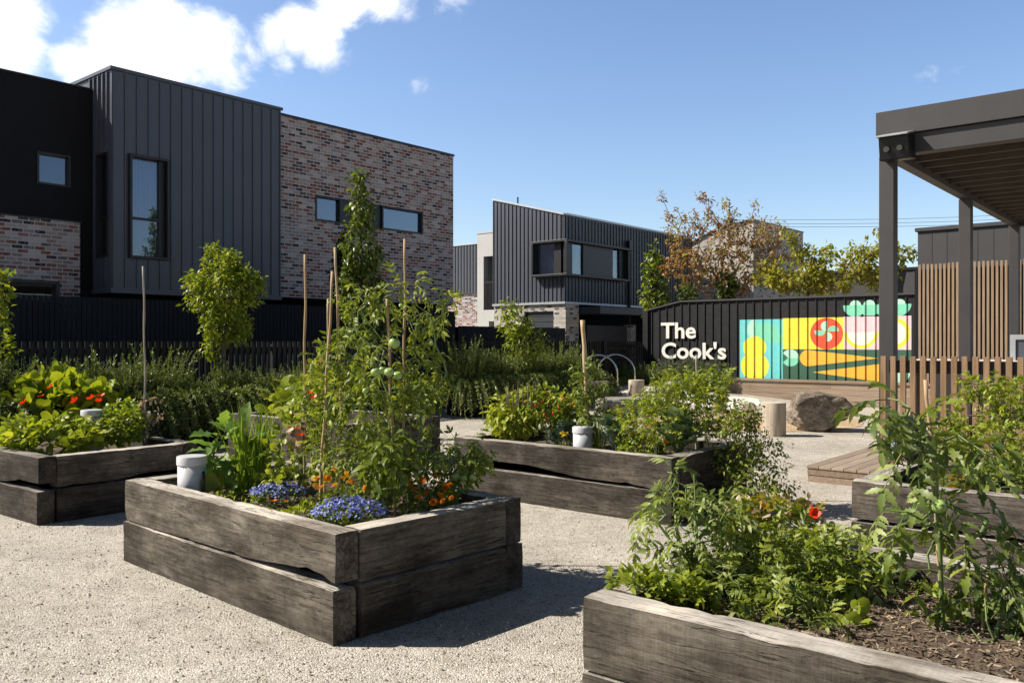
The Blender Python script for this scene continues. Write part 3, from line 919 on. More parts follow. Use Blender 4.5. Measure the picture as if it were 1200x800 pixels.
def bed(key, label, corner, ang, Lu, Lv, wood, seed, H=.59, T=.15, gaps=None, long='v', soil=.46, chips=900, skip=()):
    """timber bed: local x along the back-right side (u), local y along the back-left side (v)"""
    t = thing('raised_bed', label, 'garden bed', (corner[0], corner[1], 0), ang, 'timber raised beds')
    h = H / 2
    rr = random.Random(seed)
    for c in (0, 1):
        for s in range(4):
            if (c, s) in skip: continue
            jit = lambda q=.006: rr.uniform(-q, q)
            if long == 'v':
                spans = {0: ('v', 0, Lv, 0), 1: ('v', 0, Lv, Lu - T), 2: ('u', T + .004, Lu - T - .004, 0), 3: ('u', T + .004, Lu - T - .004, Lv - T)}
            else:
                spans = {0: ('v', T + .004, Lv - T - .004, 0), 1: ('v', T + .004, Lv - T - .004, Lu - T), 2: ('u', 0, Lu, 0), 3: ('u', 0, Lu, Lv - T)}
            ax, s0, s1, off = spans[s]
            g = (gaps or {}).get((c, s))
            mbx = sleeper_mesh(s1 - s0, T, h - .004, seed * 11 + c * 4 + s, 1.0 if c else .6, g)
            o = mbx.build('sleeper', M[wood], t, smooth=False)
            me = o.data
            me.polygons.foreach_set('use_smooth', [True] * len(me.polygons))
            md = o.modifiers.new('edges', 'EDGE_SPLIT'); md.split_angle = R(38)
            z = c * h + (.002 if c else 0)
            if ax == 'u': o.location = (s0, off + jit() + (-.012 if c == 0 else 0) * (1 if s == 2 else -1), z)
            else:
                o.rotation_euler = (0, 0, R(90)); o.location = (off + T + jit() + (-.010 if c == 0 else 0) * (1 if s == 0 else -1), s0, z)
    # soil and mulch
    r_ = np.random.default_rng(seed)
    nu, nv = 26, 36
    U, Vv = np.meshgrid(np.linspace(T * .6, Lu - T * .6, nu), np.linspace(T * .6, Lv - T * .6, nv))
    Z = np.array([[soil + .03 * noise.noise(Vector((u * 3, v * 3, seed))) + .015 * noise.noise(Vector((u * 11, v * 11, seed))) for u, v in zip(ru, rv)] for ru, rv in zip(U, Vv)])
    mbx = MB(); ii, jj = np.meshgrid(np.arange(nu - 1), np.arange(nv - 1)); a_ = (jj * nu + ii).ravel()
    mbx.addn(np.stack([U, Vv, Z], 2).reshape(-1, 3), [np.stack([a_, a_ + 1, a_ + nu + 1, a_ + nu], 1)])
    mbx.build('soil', M['soil'], t, smooth=True)
    if chips:
        cu = r_.uniform(T, Lu - T, chips); cv = r_.uniform(T, Lv - T, chips)
        cz = np.array([soil + .03 * noise.noise(Vector((u * 3, v * 3, seed))) + .015 * noise.noise(Vector((u * 11, v * 11, seed))) for u, v in zip(cu, cv)])
        th = r_.uniform(0, 6.28, chips)
        D = np.stack([np.cos(th), np.sin(th), r_.normal(size=chips) * .3], 1); N = np.stack([r_.normal(size=chips) * .4, r_.normal(size=chips) * .4, np.ones(chips)], 1)
        tpl_ = (np.array([(-.12, -.5, 0), (.12, -.5, 0), (.1, .5, .03), (-.1, .5, .0), (-.12, -.5, -.06), (.12, -.5, -.06), (.1, .5, -.05), (-.1, .5, -.06)]), [np.array([(0, 1, 2, 3), (0, 4, 5, 1), (1, 5, 6, 2), (3, 2, 6, 7), (0, 3, 7, 4)])])
        mbx = MB(); mbx.inst(tpl_, np.stack([cu, cv, cz + .006], 1), D, N, r_.uniform(.009, .036, chips))
        struct(mbx.build('mulch', M['mulch'], t), 'stuff')
    BEDS[key] = (np.array([corner[0], corner[1]]), ang, Lu, Lv)
    return t


def inbed(key, u, v, z=.46):
    c, a_, _, _ = BEDS[key]
    return np.array([c[0] + u * math.cos(a_) - v * math.sin(a_), c[1] + u * math.sin(a_) + v * math.cos(a_), z])


def sstep(a_, b_, x): return float(smooth(a_, b_, x))


bed('front', 'weathered grey sleeper bed with blue lobelia and a tall staked tomato, in the left foreground', (-.928, 4.482), R(47.2), 1.46, 2.6, 'wood_grey', 3,
    gaps={(1, 0): lambda x: .042 * sstep(.95, .25, x) * (1 - .65 * sstep(.13, .02, x)) + .012 * sstep(2.3, 1.1, x), (1, 2): lambda x: .006}, chips=4200)
bed('left', 'brown sleeper bed at the left edge with low bean leaves and a white tube', (-4.12, 7.42), R(51.5), 1.52, 2.6, 'wood_brown', 5, gaps={(1, 2): lambda x: .012 + .03 * sstep(.5, .9, x), (1, 0): lambda x: .06 * sstep(.9, .3, x)}, chips=400)
bed('rear', 'sleeper bed behind the tall tomato, holding pumpkin leaves near the fence', (-2.0, 10.35), R(50), 1.6, 2.6, 'wood_grey', 7, chips=200)
bed('middle', 'dark sleeper bed with offset lower timbers, chilli bush and trailing shrub at its end', (1.39, 7.4), R(50), 1.5, 2.62, 'wood_dark', 9,
    gaps={(1, 0): lambda x: .06 * sstep(.9, 1.7, x) + .022 * sstep(.1, .5, x)}, chips=400)
bed('near', 'pale cracked sleeper bed nearest the camera, in the bottom right corner', (.282, 3.40), R(50), 1.6, 2.7, 'wood_grey', 13, chips=0, skip=((0, 0), (0, 1), (0, 2), (0, 3), (1, 0), (1, 1), (1, 2), (1, 3))) if False else None
# the near bed runs to the right and towards the camera: its corner is the left one, so v points to -B
def bed_flip(key, label, corner, Lu, Lv, wood, seed, **kw):
    """bed whose named corner is its left one; the long side runs towards the right front"""
    c = np.array(corner) - Lv * BX[:2]
    return bed(key, label, (c[0], c[1]), ANG, Lu, Lv, wood, seed, **kw)


bed_flip('near', 'pale cracked sleeper bed nearest the camera, in the bottom right corner', (.282, 3.40), 1.62, 2.75, 'wood_grey', 13, chips=9000)
bed_flip('right', 'split dark sleeper bed beside the timber deck, in front of the slat balustrade', (2.475, 6.23), 1.45, 2.6, 'wood_brown', 17, gaps={(1, 0): lambda x: .015}, chips=500)
bed('far', 'dark sleeper bed at the far left under the red flowered nasturtiums', (-5.8, 10.95), R(50), 1.3, 2.6, 'wood_brown', 19, chips=100)

# white tubes with lids standing in the beds
for lab, (x, y), zt, rr_ in (('white lidded tube inside the front left bed', (-2.30, 6.13), .78, .104), ('white lidded tube half hidden by bean leaves in the left bed', (-4.24, 8.62), .91, .108), ('white lidded tube beside the spring onions in the middle bed', (.715, 8.62), .74, .106)):
    t = thing('worm_tube', lab, 'tube', (x, y, .40), 0, 'white lidded tubes in the beds')
    mb = MB(); mb.lathe([(rr_ * .93, 0), (rr_ * .93, zt - .40 - .055)], 32); mb.build('pipe', M['pvc'], t, smooth=False).data.polygons.foreach_set('use_smooth', [True] * 32 + [False] * 2)
    mb = MB(); z1 = zt - .40; mb.lathe([(rr_ * .95, z1 - .062), (rr_, z1 - .06), (rr_, z1 - .006), (rr_ * .97, z1), (rr_ * .6, z1 + .004), (.01, z1 + .005)], 32); o = mb.build('lid', M['pvc'], t, smooth=True)
    o.modifiers.new('e', 'EDGE_SPLIT').split_angle = R(40)

t = thing('irrigation_tap', 'black pipe with a teal tip clipped against the white tube in the front left bed', 'irrigation pipe', (-2.19, 6.06, .42))
mb = MB(); mb.tube([(0, 0, 0), (0, 0, .26)], .012, 8); mb.build('pipe', M['rubber'], t, smooth=True)
mb = MB(); mb.tube([(0, 0, .26), (0, 0, .285)], .011, 8); mb.build('nozzle', M['teal'], t, smooth=True)
t = thing('drip_emitter', 'black drip peg with a teal cap among the near tomato leaves', 'irrigation peg', tuple(at(930, 712, 3.75) * (1, 1, 0) + (0, 0, .45)))
mb = MB(); mb.tube([(0, 0, 0), (0, 0, .07)], .008, 8); mb.build('peg', M['rubber'], t, smooth=True)
mb = MB(); mb.lathe([(.009, .07), (.011, .08), (.007, .095), (.003, .11)], 10); mb.build('cap', M['teal'], t, smooth=True)
mb = MB(); mb.box(-.02, .02, -.001, .001, 0, .05); mb.box(-.006, .006, -.0025, -.001, -.06, .02)
o = mb.build('plant_tag', M['white_paint'], loc=tuple(at(1006, 684, 3.95))); o.rotation_euler = (.5, .1, .4); tag(o, 'small white plant tag beside the near tomato, in front of the sleeper', 'plant tag')
for k, (px, py, Yy, lab) in enumerate(((577, 500, 9.3, 'tiny white plant tag under the chilli bush'), (643, 507, 8.85, 'tiny white plant tag left of the white tube in the middle bed'), (768, 522, 8.0, 'tiny white plant tag at the right end of the middle bed'))):
    mb = MB(); mb.box(-.011, .011, -.001, .001, -.10, .03); o = mb.build('plant_tag', M['white_paint'], loc=tuple(at(px, py, Yy))); tag(o, lab, 'plant tag')

# ================================================================== walls helper
def abox(mb, ax, s0, s1, d0, d1, z0, z1):
    if ax == 'x': mb.box(s0, s1, d0, d1, z0, z1)      # wall runs along local x, depth along y
    else: mb.box(d0, d1, s0, s1, z0, z1)              # wall runs along local y, depth along x


def wall(mb, ax, s0, s1, z0, z1, d0, d1, holes=()):
    sc = sorted({s0, s1, *[h[0] for h in holes], *[h[1] for h in holes]}); zc = sorted({z0, z1, *[h[2] for h in holes], *[h[3] for h in holes]})
    for a, b in zip(sc[:-1], sc[1:]):
        run = None
        for c, d in zip(zc[:-1], zc[1:]):
            inside = any(h[0] <= a and b <= h[1] and h[2] <= c and d <= h[3] for h in holes)
            if not inside: run = (run[0], d) if run else (c, d)
            if inside or d == zc[-1]:
                if run: abox(mb, ax, a, b, d0, d1, run[0], run[1])
                run = None


def window(parent, ax, s0, s1, z0, z1, d, fw=.06, bars=(), back='blind', glass='glass', proj=.0, depth=.12, bays=None, label=None):
    """frame ring with bars, one sheet of glass, cloth or blind behind it"""
    mb = MB()
    d0, d1 = d - proj, d + depth
    abox(mb, ax, s0, s0 + fw, d0, d1, z0, z1); abox(mb, ax, s1 - fw, s1, d0, d1, z0, z1)
    abox(mb, ax, s0 + fw, s1 - fw, d0, d1, z0, z0 + fw); abox(mb, ax, s0 + fw, s1 - fw, d0, d1, z1 - fw, z1)
    for (k, p, w) in bars:
        if k == 'h': abox(mb, ax, s0 + fw, s1 - fw, d + .03, d1 - .004, p - w / 2, p + w / 2)
        else: abox(mb, ax, p - w / 2, p + w / 2, d + .025, d1 - .002, z0 + fw, z1 - fw)
    f = mb.build('window', M['black_frame'], parent, bevel=.004)
    if label: f['label'] = label
    mb = MB(); g = d + depth * .6
    for (a, b) in (bays or [(s0 + fw, s1 - fw)]): abox(mb, ax, a, b, g, g + .008, z0 + fw, z1 - fw)
    mb.build('pane', M[glass], f)
    q = d1 + .10
    if back == 'curtain':
        mb = MB(); n_ = 40; V_ = []
        for i in range(n_ + 1):
            s = s0 + (s1 - s0) * i / n_; dd = q + .035 * math.sin(i * 1.9) + .015 * math.sin(i * .7)
            for z in (z0, z1): V_.append((s, dd, z) if ax == 'x' else (dd, s, z))
        for i in range(n_): mb.add([V_[2 * i], V_[2 * i + 2], V_[2 * i + 3], V_[2 * i + 1]], [(0, 1, 2, 3)])
        mb.build('curtain', M['curtain'], f, smooth=True)
    elif back == 'interior':
        mb = MB(); abox(mb, ax, s0, s1, q + .5, q + .52, z0, z1); mb.build('back_panel', M['interior'], f)
    else:
        mb = MB(); abox(mb, ax, s0 + .01, s1 - .01, q - .06, q - .05, z0, z1); mb.build('blind', M['blind'], f)
    return f


def seams(mb, ax, s0, s1, z0, z1, d, pitch, w=.022, p=.028, holes=(), first=None):
    n_ = int(round((s1 - s0) / pitch)); st = (s1 - s0) / n_
    for i in range(n_ + 1):
        s = s0 + i * st
        s = min(max(s, s0 + w / 2), s1 - w / 2)
        cuts = [(z0, z1)]
        for h in holes:
            if h[0] - w < s < h[1] + w:
                cuts = [(a, b) for a, b in ((z0, h[2]), (h[3], z1))]
        for a, b in cuts:
            if b - a > .02: abox(mb, ax, s - w / 2, s + w / 2, d - p, d, a, b)


# ================================================================== house on the left
h1 = thing('townhouse', 'long dark steel and recycled brick townhouse filling the left of the view', 'house', (-8.63, 18.4, 0), ANG)
BZ0, BZ1 = 2.70, 7.48
# steel bay
mb = MB()
hb = [(.36, 1.27, 3.43, 5.71)]
wall(mb, 'x', 0, 4.285, BZ0, BZ1, 0, .12, hb)
mb.box(.12, 4.285, .12, 3.0, BZ1 - .10, BZ1 - .02)
mb.box(.002, 4.285, .005, .9, BZ0 + .0, BZ0 + .04)
seams(mb, 'x', 0.02, 4.27, BZ0 + .06, BZ1 - .05, 0, .266, holes=hb)
bay = mb.build('bay', M['clad2'], h1)
mb = MB()
hs_ = [(.16, .70, 3.43, 5.71)]
wall(mb, 'y', .122, 3.0, BZ0 + .042, BZ1, -.001, .115, hs_)
seams(mb, 'y', .15, 1.0, BZ0 + .06, BZ1 - .05, -.001, .19, w=.03, p=.045, holes=hs_)
mb.build('bay_side', M['clad2'], h1)
mb = MB(); mb.box(-.05, 4.32, -.05, .0, BZ1 - .02, BZ1 + .05); mb.box(-.05, 0, 0, 3., BZ1 - .02, BZ1 + .05); mb.box(0, 4.32, 0, 3., BZ1, BZ1 + .045)
mb.build('parapet_capping', M['clad2'], h1); mb = MB()
mb.box(-.03, 4.30, -.035, -.001, BZ0 - .05, BZ0 + .06); mb.box(-.035, -.003, 0, .9, BZ0 - .05, BZ0 + .06)
mb.build('flashing', M['clad2'], h1)
window(h1, 'x', .36, 1.27, 3.43, 5.71, 0, .055, [('h', 4.32, .05), ('v', 1.14, .14)], 'curtain', 'glass_blue', proj=.09, bays=[(.41, 1.07)])
window(h1, 'y', .16, .70, 3.43, 5.71, 0, .05, [('h', 4.32, .05)], 'curtain', 'glass', proj=.03)
# brick volume
hw = [(5.4, 9.33, 4.80, 5.48)]
mb = MB(); wall(mb, 'x', 4.29, 10.65, 2.74, 7.36, .06, .30, hw)
wall(mb, 'y', .30, 9.5, 0, 7.36, 10.41, 10.65)
mb.build('brick_wall', M['brick'], h1)
mb = MB(); mb.box(4.30, 10.68, .03, .32, 7.36, 7.42); mb.box(10.40, 10.68, .32, 9.5, 7.36, 7.42); mb.build('parapet_capping', M['black_frame'], h1)
f = window(h1, 'x', 5.4, 6.25, 4.80, 5.48, .06, .05, [], 'blind', 'glass_blue', proj=.02)
f = window(h1, 'x', 7.72, 9.33, 4.80, 5.48, .06, .05, [], 'blind', 'glass_blue', proj=.02)
mb = MB(); mb.box(6.252, 7.718, .10, .16, 4.80, 5.48); mb.build('infill_panel', M['black_frame'], h1)
# black upper wall and the brick below it on the left
mb = MB(); wall(mb, 'x', -8.0, -.004, 0, 7.16, .88, 1.1, [(-1.18, -.49, 4.94, 5.63), (-3.3, -.75, 1.6, 2.89)])
wall(mb, 'y', 1.1, 9.5, 0, 7.16, -8.0, -7.8)
mb.box(-7.8, 10.41, 9.3, 9.5, 0, 7.1)
mb.build('render_wall', M['black_wall'], h1)
mb = MB(); wall(mb, 'x', -8.0, -.32, 0, 4.19, .80, .878, [(-3.3, -.75, 1.6, 2.89)]); mb.build('brick_wall', M['brick'], h1)
mb = MB(); mb.box(-8.03, -.28, .77, .90, 4.192, 4.22); mb.build('flashing', M['black_frame'], h1)
mb = MB(); mb.box(-8.03, 0, .84, 1.1, 7.162, 7.20); mb.build('parapet_capping', M['black_frame'], h1)
window(h1, 'x', -1.18, -.49, 4.94, 5.63, .88, .045, [], 'blind', 'glass_blue', proj=.03)
window(h1, 'x', -3.3, -.75, 1.6, 2.89, .80, .07, [('v', -1.9, .06)], 'interior', 'glass_dim', proj=.02)
# recessed ground floor, roof
mb = MB(); wall(mb, 'x', -.002, 10.40, 0, 2.735, .885, 1.0); mb.box(4.288, 10.64, .061, .89, 2.70, 2.738); mb.build('ground_floor_wall', M['black_wall'], h1)
mb = MB(); mb.box(-7.8, 10.4, 1.1, 9.3, 6.9, 6.98); mb.build('roof', M['clad'], h1)
mb = MB(); mb.box(0, 4.285, 3.0, 3.1, 6.98, BZ1); mb.box(4.17, 4.285, .125, 3.0, BZ0 + .05, BZ1 - .1); mb.build('upstand', M['clad'], h1)

# ---- tall black paling fence along the house
def paling(name, label, origin, ang, L, z0, z1, pitch, mat, gap=.012, depth=.02, post=2.4, cat='fence', group=None, rail=True, base=None, top=None):
    t = thing(name, label, cat, (origin[0], origin[1], 0), ang, group)
    mb = MB(); n_ = int(L / pitch)
    for i in range(n_):
        x = i * pitch; b_ = z0 if base is None else z0 + base(x)
        tt = z1 if top is None else top(x)
        mb.box(x, x + pitch - gap, 0, depth, b_ + random.uniform(0, .01), tt + random.uniform(-.004, .004))
    mb.build('palings', M[mat], t).name = 'paling_panel'
    if rail:
        for zr in (z0 + .25, z1 - .2):
            mb = MB(); mb.box(0, L, depth + .002, depth + .05, zr - .04, zr + .04)
            mb.build('rail', M[mat], t)
        k = 0
        while k * post < L:
            mb = MB(); mb.box(k * post, k * post + .09, depth + .052, depth + .14, 0, z1 - .03); mb.build('post', M[mat], t); k += 1
    return t


o = np.array([-8.63, 18.4]) - .30 * BX[:2] - 8.0 * AX[:2]
paling('paling_fence', 'tall black paling fence standing tight against the left townhouse', o, ANG, 18.4, .02, 2.52, .105, 'black_timber')
o = np.array([-8.63, 18.4]) - .25 * BX[:2] + 10.55 * AX[:2]
paling('paling_fence', 'lower black paling fence between the brick wall and the pale balcony', o, ANG, 5.6, .02, 2.08, .105, 'black_timber')

# ---- black picket fence in front
FO = np.array([4.35, 26.1])
def fpt(t_, off=0.): return FO - t_ * AX[:2] - off * BX[:2]


FL = 26.6
o = fpt(FL)
pf = thing('picket_fence', 'long black picket fence behind the rosemary hedge', 'fence', (o[0], o[1], 0), ANG)
g0 = lambda x: float(gz(o[0] + AX[0] * x, o[1] + AX[1] * x))
mb = MB(); pit = .112
for i in range(int(FL / pit)):
    x = i * pit
    mb.box(x, x + .062, 0, .02, g0(x) + .05, 1.60 + random.uniform(-.004, .004))
struct_o = mb.build('picket_panel', M['picket_black'], pf)
for zr in (.35, 1.42):
    mb = MB(); mb.box(0, FL, .022, .06, zr + (.1 if zr < 1 else 0), zr + .09 + (.1 if zr < 1 else 0)); mb.build('rail', M['picket_black'], pf)
for k in range(11):
    x = .3 + k * 2.55
    mb = MB(); mb.box(x, x + .1, .062, .16, 0, 1.55); mb.build('post', M['picket_black'], pf)
mb = MB()
for (xa, xb) in ((23.9, 25.1),):
    mb.box(xa, xb, -.045, -.005, 1.36, 1.44); mb.box(xa, xb, -.045, -.005, .55, .63); mb.bar((xa + .05, -.025, .62), (xb - .05, -.025, 1.37), .06, .04)
    mb.box(xa - .12, xa - .01, -.06, -.002, .2, 1.62)
mb.build('gate_brace', M['picket_black'], pf)

# ================================================================== house in the centre
h4 = thing('townhouse', 'centre steel clad townhouse with a black corner box window', 'house', (1.92, 31.0, 0), ANG)
mb = MB()
ZS = 3.0
def ztop(v): return 6.2 + .26 * v
hl = [(.0, 1.28, 3.97, 5.28)]
# left face (runs along y), sloping parapet
wall(mb, 'y', 0, 3.46, ZS, 6.2, 0, .14, hl)
mb.add([(0, 0, 6.2), (.14, 0, 6.2), (.14, 3.46, 6.2), (0, 3.46, 6.2), (0, 3.46, ztop(3.46)), (.14, 3.46, ztop(3.46))], [(0, 4, 3), (1, 2, 5), (0, 1, 5, 4), (2, 3, 4, 5), (0, 3, 2, 1)])
n_ = 18
for i in range(n_ + 1):
    v = min(max(.012, 3.46 * i / n_), 3.445); zt = ztop(v) - .05
    segs_ = [(ZS + .05, 3.97), (5.28, zt)] if v < 1.28 else [(ZS + .05, zt)]
    for a, b in segs_: mb.box(-.03, 0, v - .014, v + .014, a, b)
mb.build('front_cladding', M['clad2'], h4)
mb = MB(); hr = [(.0, 3.88, 3.97, 5.28)]
wall(mb, 'x', .142, 9.6, ZS, 6.2, .001, .14, hr)
seams(mb, 'x', .03, 9.58, ZS + .05, 6.15, .001, .21, w=.026, p=.03, holes=hr)
mb.build('side_cladding', M['clad_side'], h4)
mb = MB(); mb.box(0, 9.6, -.05, -.002, 6.2, 6.27); mb.box(-.05, 9.6, -.002, .05, 6.205, 6.265)
mb.add([(-.05, 0, 6.19), (.16, 0, 6.19), (.16, 3.5, ztop(3.5) - .01), (-.05, 3.5, ztop(3.5) - .01), (-.05, 0, 6.26), (.16, 0, 6.26), (.16, 3.5, ztop(3.5) + .06), (-.05, 3.5, ztop(3.5) + .06)],
       [(0, 3, 2, 1), (4, 5, 6, 7), (0, 1, 5, 4), (1, 2, 6, 5), (2, 3, 7, 6), (3, 0, 4, 7)])
mb.build('parapet_capping', M['galv'], h4); mb = MB()
mb.box(-.04, .0, -.03, 3.48, ZS - .03, ZS + .05); mb.box(.0, 9.6, -.035, -.001, ZS - .03, ZS + .05)
mb.build('flashing', M['galv'], h4)
mb = MB(); mb.box(.145, 9.6, .145, 3.45, ZS + .001, ZS + .08)
mb.add([(.145, .145, 6.15), (9.6, .145, 6.15), (9.6, 3.45, ztop(3.4) - .05), (.145, 3.45, ztop(3.4) - .05)], [(0, 1, 2, 3)])
mb.box(.145, 9.6, 3.32, 3.45, ZS + .09, ztop(3.4) - .06); mb.box(9.5, 9.6, .15, 3.3, ZS + .09, 6.14)
mb.build('roof', M['clad'], h4)
# corner box window, one black frame projecting round the corner
mb = MB(); P = .30
for z in ((3.97, 4.05), (5.20, 5.28)):
    mb.box(-P, .1, -P, 1.34, z[0], z[1]); mb.box(.1, 3.9, -P, .1, z[0], z[1])
mb.box(-P, .1, 1.26, 1.34, 4.05, 5.20); mb.box(3.82, 3.9, -P, .1, 4.05, 5.20); mb.box(-P, -P + .10, -P, -P + .10, 4.05, 5.20)
mb.box(-.10, .0, .10, .42, 4.05, 5.20); mb.box(.98, 2.98, -.12, -.02, 4.05, 5.20); mb.box(3.45, 3.82, -.12, -.02, 4.05, 5.20); mb.box(-.12, .30, -.12, -.02, 4.05, 5.2)
wf = mb.build('window', M['black_frame'], h4, bevel=.006)
for bx in ((-.06, -.05, .42, 1.26), (.30, .98, -.06, -.05), (2.98, 3.45, -.06, -.05)):
    mb = MB(); mb.box(*bx, 4.05, 5.20); mb.build('pane', M['glass_blue'], wf)
for bx in ((.06, .07, .42, 1.26), (.28, 1.0, .06, .07), (2.9, 3.5, .06, .07)):
    mb = MB(); mb.box(*bx, 4.05, 5.20); mb.build('blind', M['curtain'], wf)
# ground floor
mb = MB(); wall(mb, 'y', .0, 3.46, 0, ZS - .031, .05, .3, [(.55, 1.95, 0, 2.72)]); mb.box(.3, .9, .02, .28, 0, ZS - .031)
mb.build('brick_wall', M['brick_pale'], h4)
mb = MB(); mb.box(.16, .2, .55, 1.95, .0, 2.72)
for k in range(13): mb.box(.145, .16, .55, 1.95, .02 + k * .21, .02 + k * .21 + .19)
mb.build('garage_door', M['clad'], h4)
mb = MB(); mb.box(.9, 9.5, 1.6, 1.75, 0, ZS); mb.build('porch_wall', M['black_wall'], h4)
mb = MB(); mb.box(.95, 4.6, -.9, 1.5, 2.62, 2.88); mb.build('canopy', M['clad'], h4, bevel=.01)
mb = MB(); mb.tube([(4.25, -.08, 5.35), (4.25, -.08, .2)], .045, 10); mb.box(4.12, 4.38, -.17, -.02, 5.25, 5.62); mb.build('downpipe', M['black_frame'], h4)
mb = MB(); mb.tube([(.1, 2.3, 6.7), (.1, 2.3, 7.1)], .03, 8); mb.build('vent_pipe', M['black_frame'], h4)

t = thing('slat_gate', 'grey slatted gate and side fence in front of the centre townhouse', 'gate', (1.92, 31.0, 0), ANG)
mb = MB()
for i in range(36): mb.box(.92 + i * .075, .92 + i * .075 + .06, -.35, -.32, .1, 2.2)
mb.build('slat_panel', M['dark_render'], t)
mb = MB(); mb.box(.9, 3.64, -.315, -.28, 1.9, 2.0); mb.box(.9, 3.64, -.315, -.28, .5, .6); mb.build('rail', M['black_frame'], t)
mb = MB(); mb.box(3.70, 4.05, -.5, -.15, 0, 2.25); o = mb.build('brick_pillar', M['brick_pale'], t); o.parent = None
o.location = (1.92, 31, 0); o.rotation_euler = (0, 0, ANG); tag(o, 'short pale brick pillar right of the grey slatted gate', 'pillar')
o = np.array([1.92, 31.0]) + 4.1 * AX[:2] - 1.0 * -BX[:2] * -1
t = thing('board_fence', 'black board fence between the brick pillar and the mural wall', 'fence', (o[0], o[1], 0), ANG)
mb = MB(); mb.box(0, 2.6, 0, .03, 0, 2.42)
for i in range(9): mb.box(.0 + i * .3, .04 + i * .3, -.03, 0, 0, 2.42)
mb.build('board_panel', M['picket_black'], t)
mb = MB(); mb.box(-.02, 2.62, -.05, .08, 2.42, 2.47); mb.build('capping', M['dark_render'], t)

# ---- pale balcony house and the narrow steel house behind
h3 = thing('townhouse', 'pale rendered house with a recessed balcony, between the brick wall and the centre house', 'house', (1.92, 31.0, 0), ANG)
mb = MB(); wall(mb, 'y', 3.50, 4.62, 0, 5.9, .35, .6, [(3.50, 4.28, 2.85, 4.98), (3.5, 4.0, 0, 2.4)])
mb.box(.6, 6, 4.42, 4.62, 0, 5.9); mb.box(.6, 6, 3.52, 4.42, 2.62, 2.84); mb.build('wall', M['pale_render'], h3)
mb = MB(); mb.box(1.6, 1.7, 3.5, 4.42, 0, 5.8); mb.box(.4, 6, 3.52, 4.6, 5.78, 5.86); mb.build('recess_wall', M['black_wall'], h3)
mb = MB()
for i in range(12): mb.box(.37, .40, 3.51 + i * .066, 3.53 + i * .066, 2.86, 3.92)
mb.box(.36, .41, 3.5, 4.28, 3.92, 3.97); mb.build('balcony_rail', M['black_frame'], h3)
mb = MB(); mb.box(.33, .62, 3.5, 4.64, 5.9, 5.95); mb.build('capping', M['galv'], h3)
h2 = thing('townhouse', 'narrow ribbed steel house over brick, just right of the big brick wall', 'house', (1.92, 31.0, 0), ANG)
mb = MB(); mb.box(2.6, 8, 4.75, 10.5, 3.72, 5.85); 
for i in range(31): mb.box(2.57, 2.6, 4.76 + i * .18, 4.79 + i * .18, 3.75, 5.83)
mb.build('cladding', M['clad2'], h2)
mb = MB(); mb.box(2.7, 8, 4.8, 10.45, 0, 3.715); mb.build('brick_wall', M['brick'], h2)
mb = MB(); mb.box(2.56, 8, 4.72, 10.52, 5.852, 5.9); mb.build('capping', M['galv'], h2)
mb = MB(); mb.box(2.45, 2.56, 5.2, 5.4, 4.6, 5.0); mb.build('wall_lamp', M['black_frame'], h2)

# ---- brick gable house and dark wall behind the mural
h5 = thing('brick_house', 'pale brick gabled house rising behind the autumn tree', 'house', (10.75, 38.0, 0), ANG)
mb = MB()
pts = [(0, 0, 0), (0, 4.6, 0), (0, 4.6, 5.55), (0, 1.7, 6.75), (0, 0, 7.0)]
w_ = 5.8
V_ = pts + [(w_, p[1], p[2]) for p in pts]
mb.add(V_, [(0, 4, 3, 2, 1), (5, 6, 7, 8, 9), (0, 5, 9, 4), (1, 2, 7, 6)])
mb.build('wall', M['brick_pale'], h5)
mb = MB()
for (a, b) in ((4, 3), (3, 2)):
    p, q = np.array(pts[a]), np.array(pts[b]); d_ = np.array([0, 0, .06])
    mb.add([p + (-.1, 0, .01), q + (-.1, 0, .01), q + (w_ + .1, 0, .01), p + (w_ + .1, 0, .01), p + d_ + (-.1, 0, 0), q + d_ + (-.1, 0, 0), q + d_ + (w_ + .1, 0, 0), p + d_ + (w_ + .1, 0, 0)],
           [(0, 1, 2, 3), (4, 7, 6, 5), (0, 4, 5, 1), (1, 5, 6, 2), (2, 6, 7, 3), (3, 7, 4, 0)])
mb.build('roof', M['clad'], h5)
o = np.array([15.8, 29.0])
h6 = thing('low_building', 'plain dark grey rendered building behind the mural wall', 'building', (o[0], o[1], 0), R(-40))
mb = MB(); mb.box(-6.4, 3.2, 0, 5, 0, 4.15); mb.build('wall', M['dark_render'], h6)
mb = MB(); mb.box(-6.45, 3.25, -.06, 5.05, 4.152, 4.24); mb.build('capping', M['black_frame'], h6)
mb = MB(); mb.tube([(-3.0, -.35, 2.2), (-2.92, -.35, 4.1), (-2.55, -.3, 5.6)], .07, 10); o = mb.build('pole', M['galv'], None, smooth=True); o.location = (15.8, 29.0, 0); o.rotation_euler = (0, 0, R(-40))
mb = MB(); o.data = o.data
tag(o, 'leaning pale metal pole between the autumn tree and the yellowing tree', 'pole')
o.name = 'leaning_pole'
h7 = thing('clad_building', 'dark panel clad building behind the pergola posts at the right edge', 'building', (11.55, 24.3, 0), R(-40))
mb = MB(); mb.box(0, 9, .02, 6, 0, 4.72)
for i in range(24): mb.box(i * .385 + .006, i * .385 + .379, 0, .019, .1, 4.70)
mb.build('wall', M['dark_render'], h7)
mb = MB(); mb.box(-.06, 9.06, -.06, 6.05, 4.722, 4.82); mb.build('capping', M['dark_render'], h7)

# ================================================================== mural wall
ML = (4.84, 24.44)
mw = thing('mural_wall', 'black ribbed garden wall painted with a bright vegetable mural and The Cook\'s lettering', 'wall', (ML[0], ML[1], 0), R(-40))


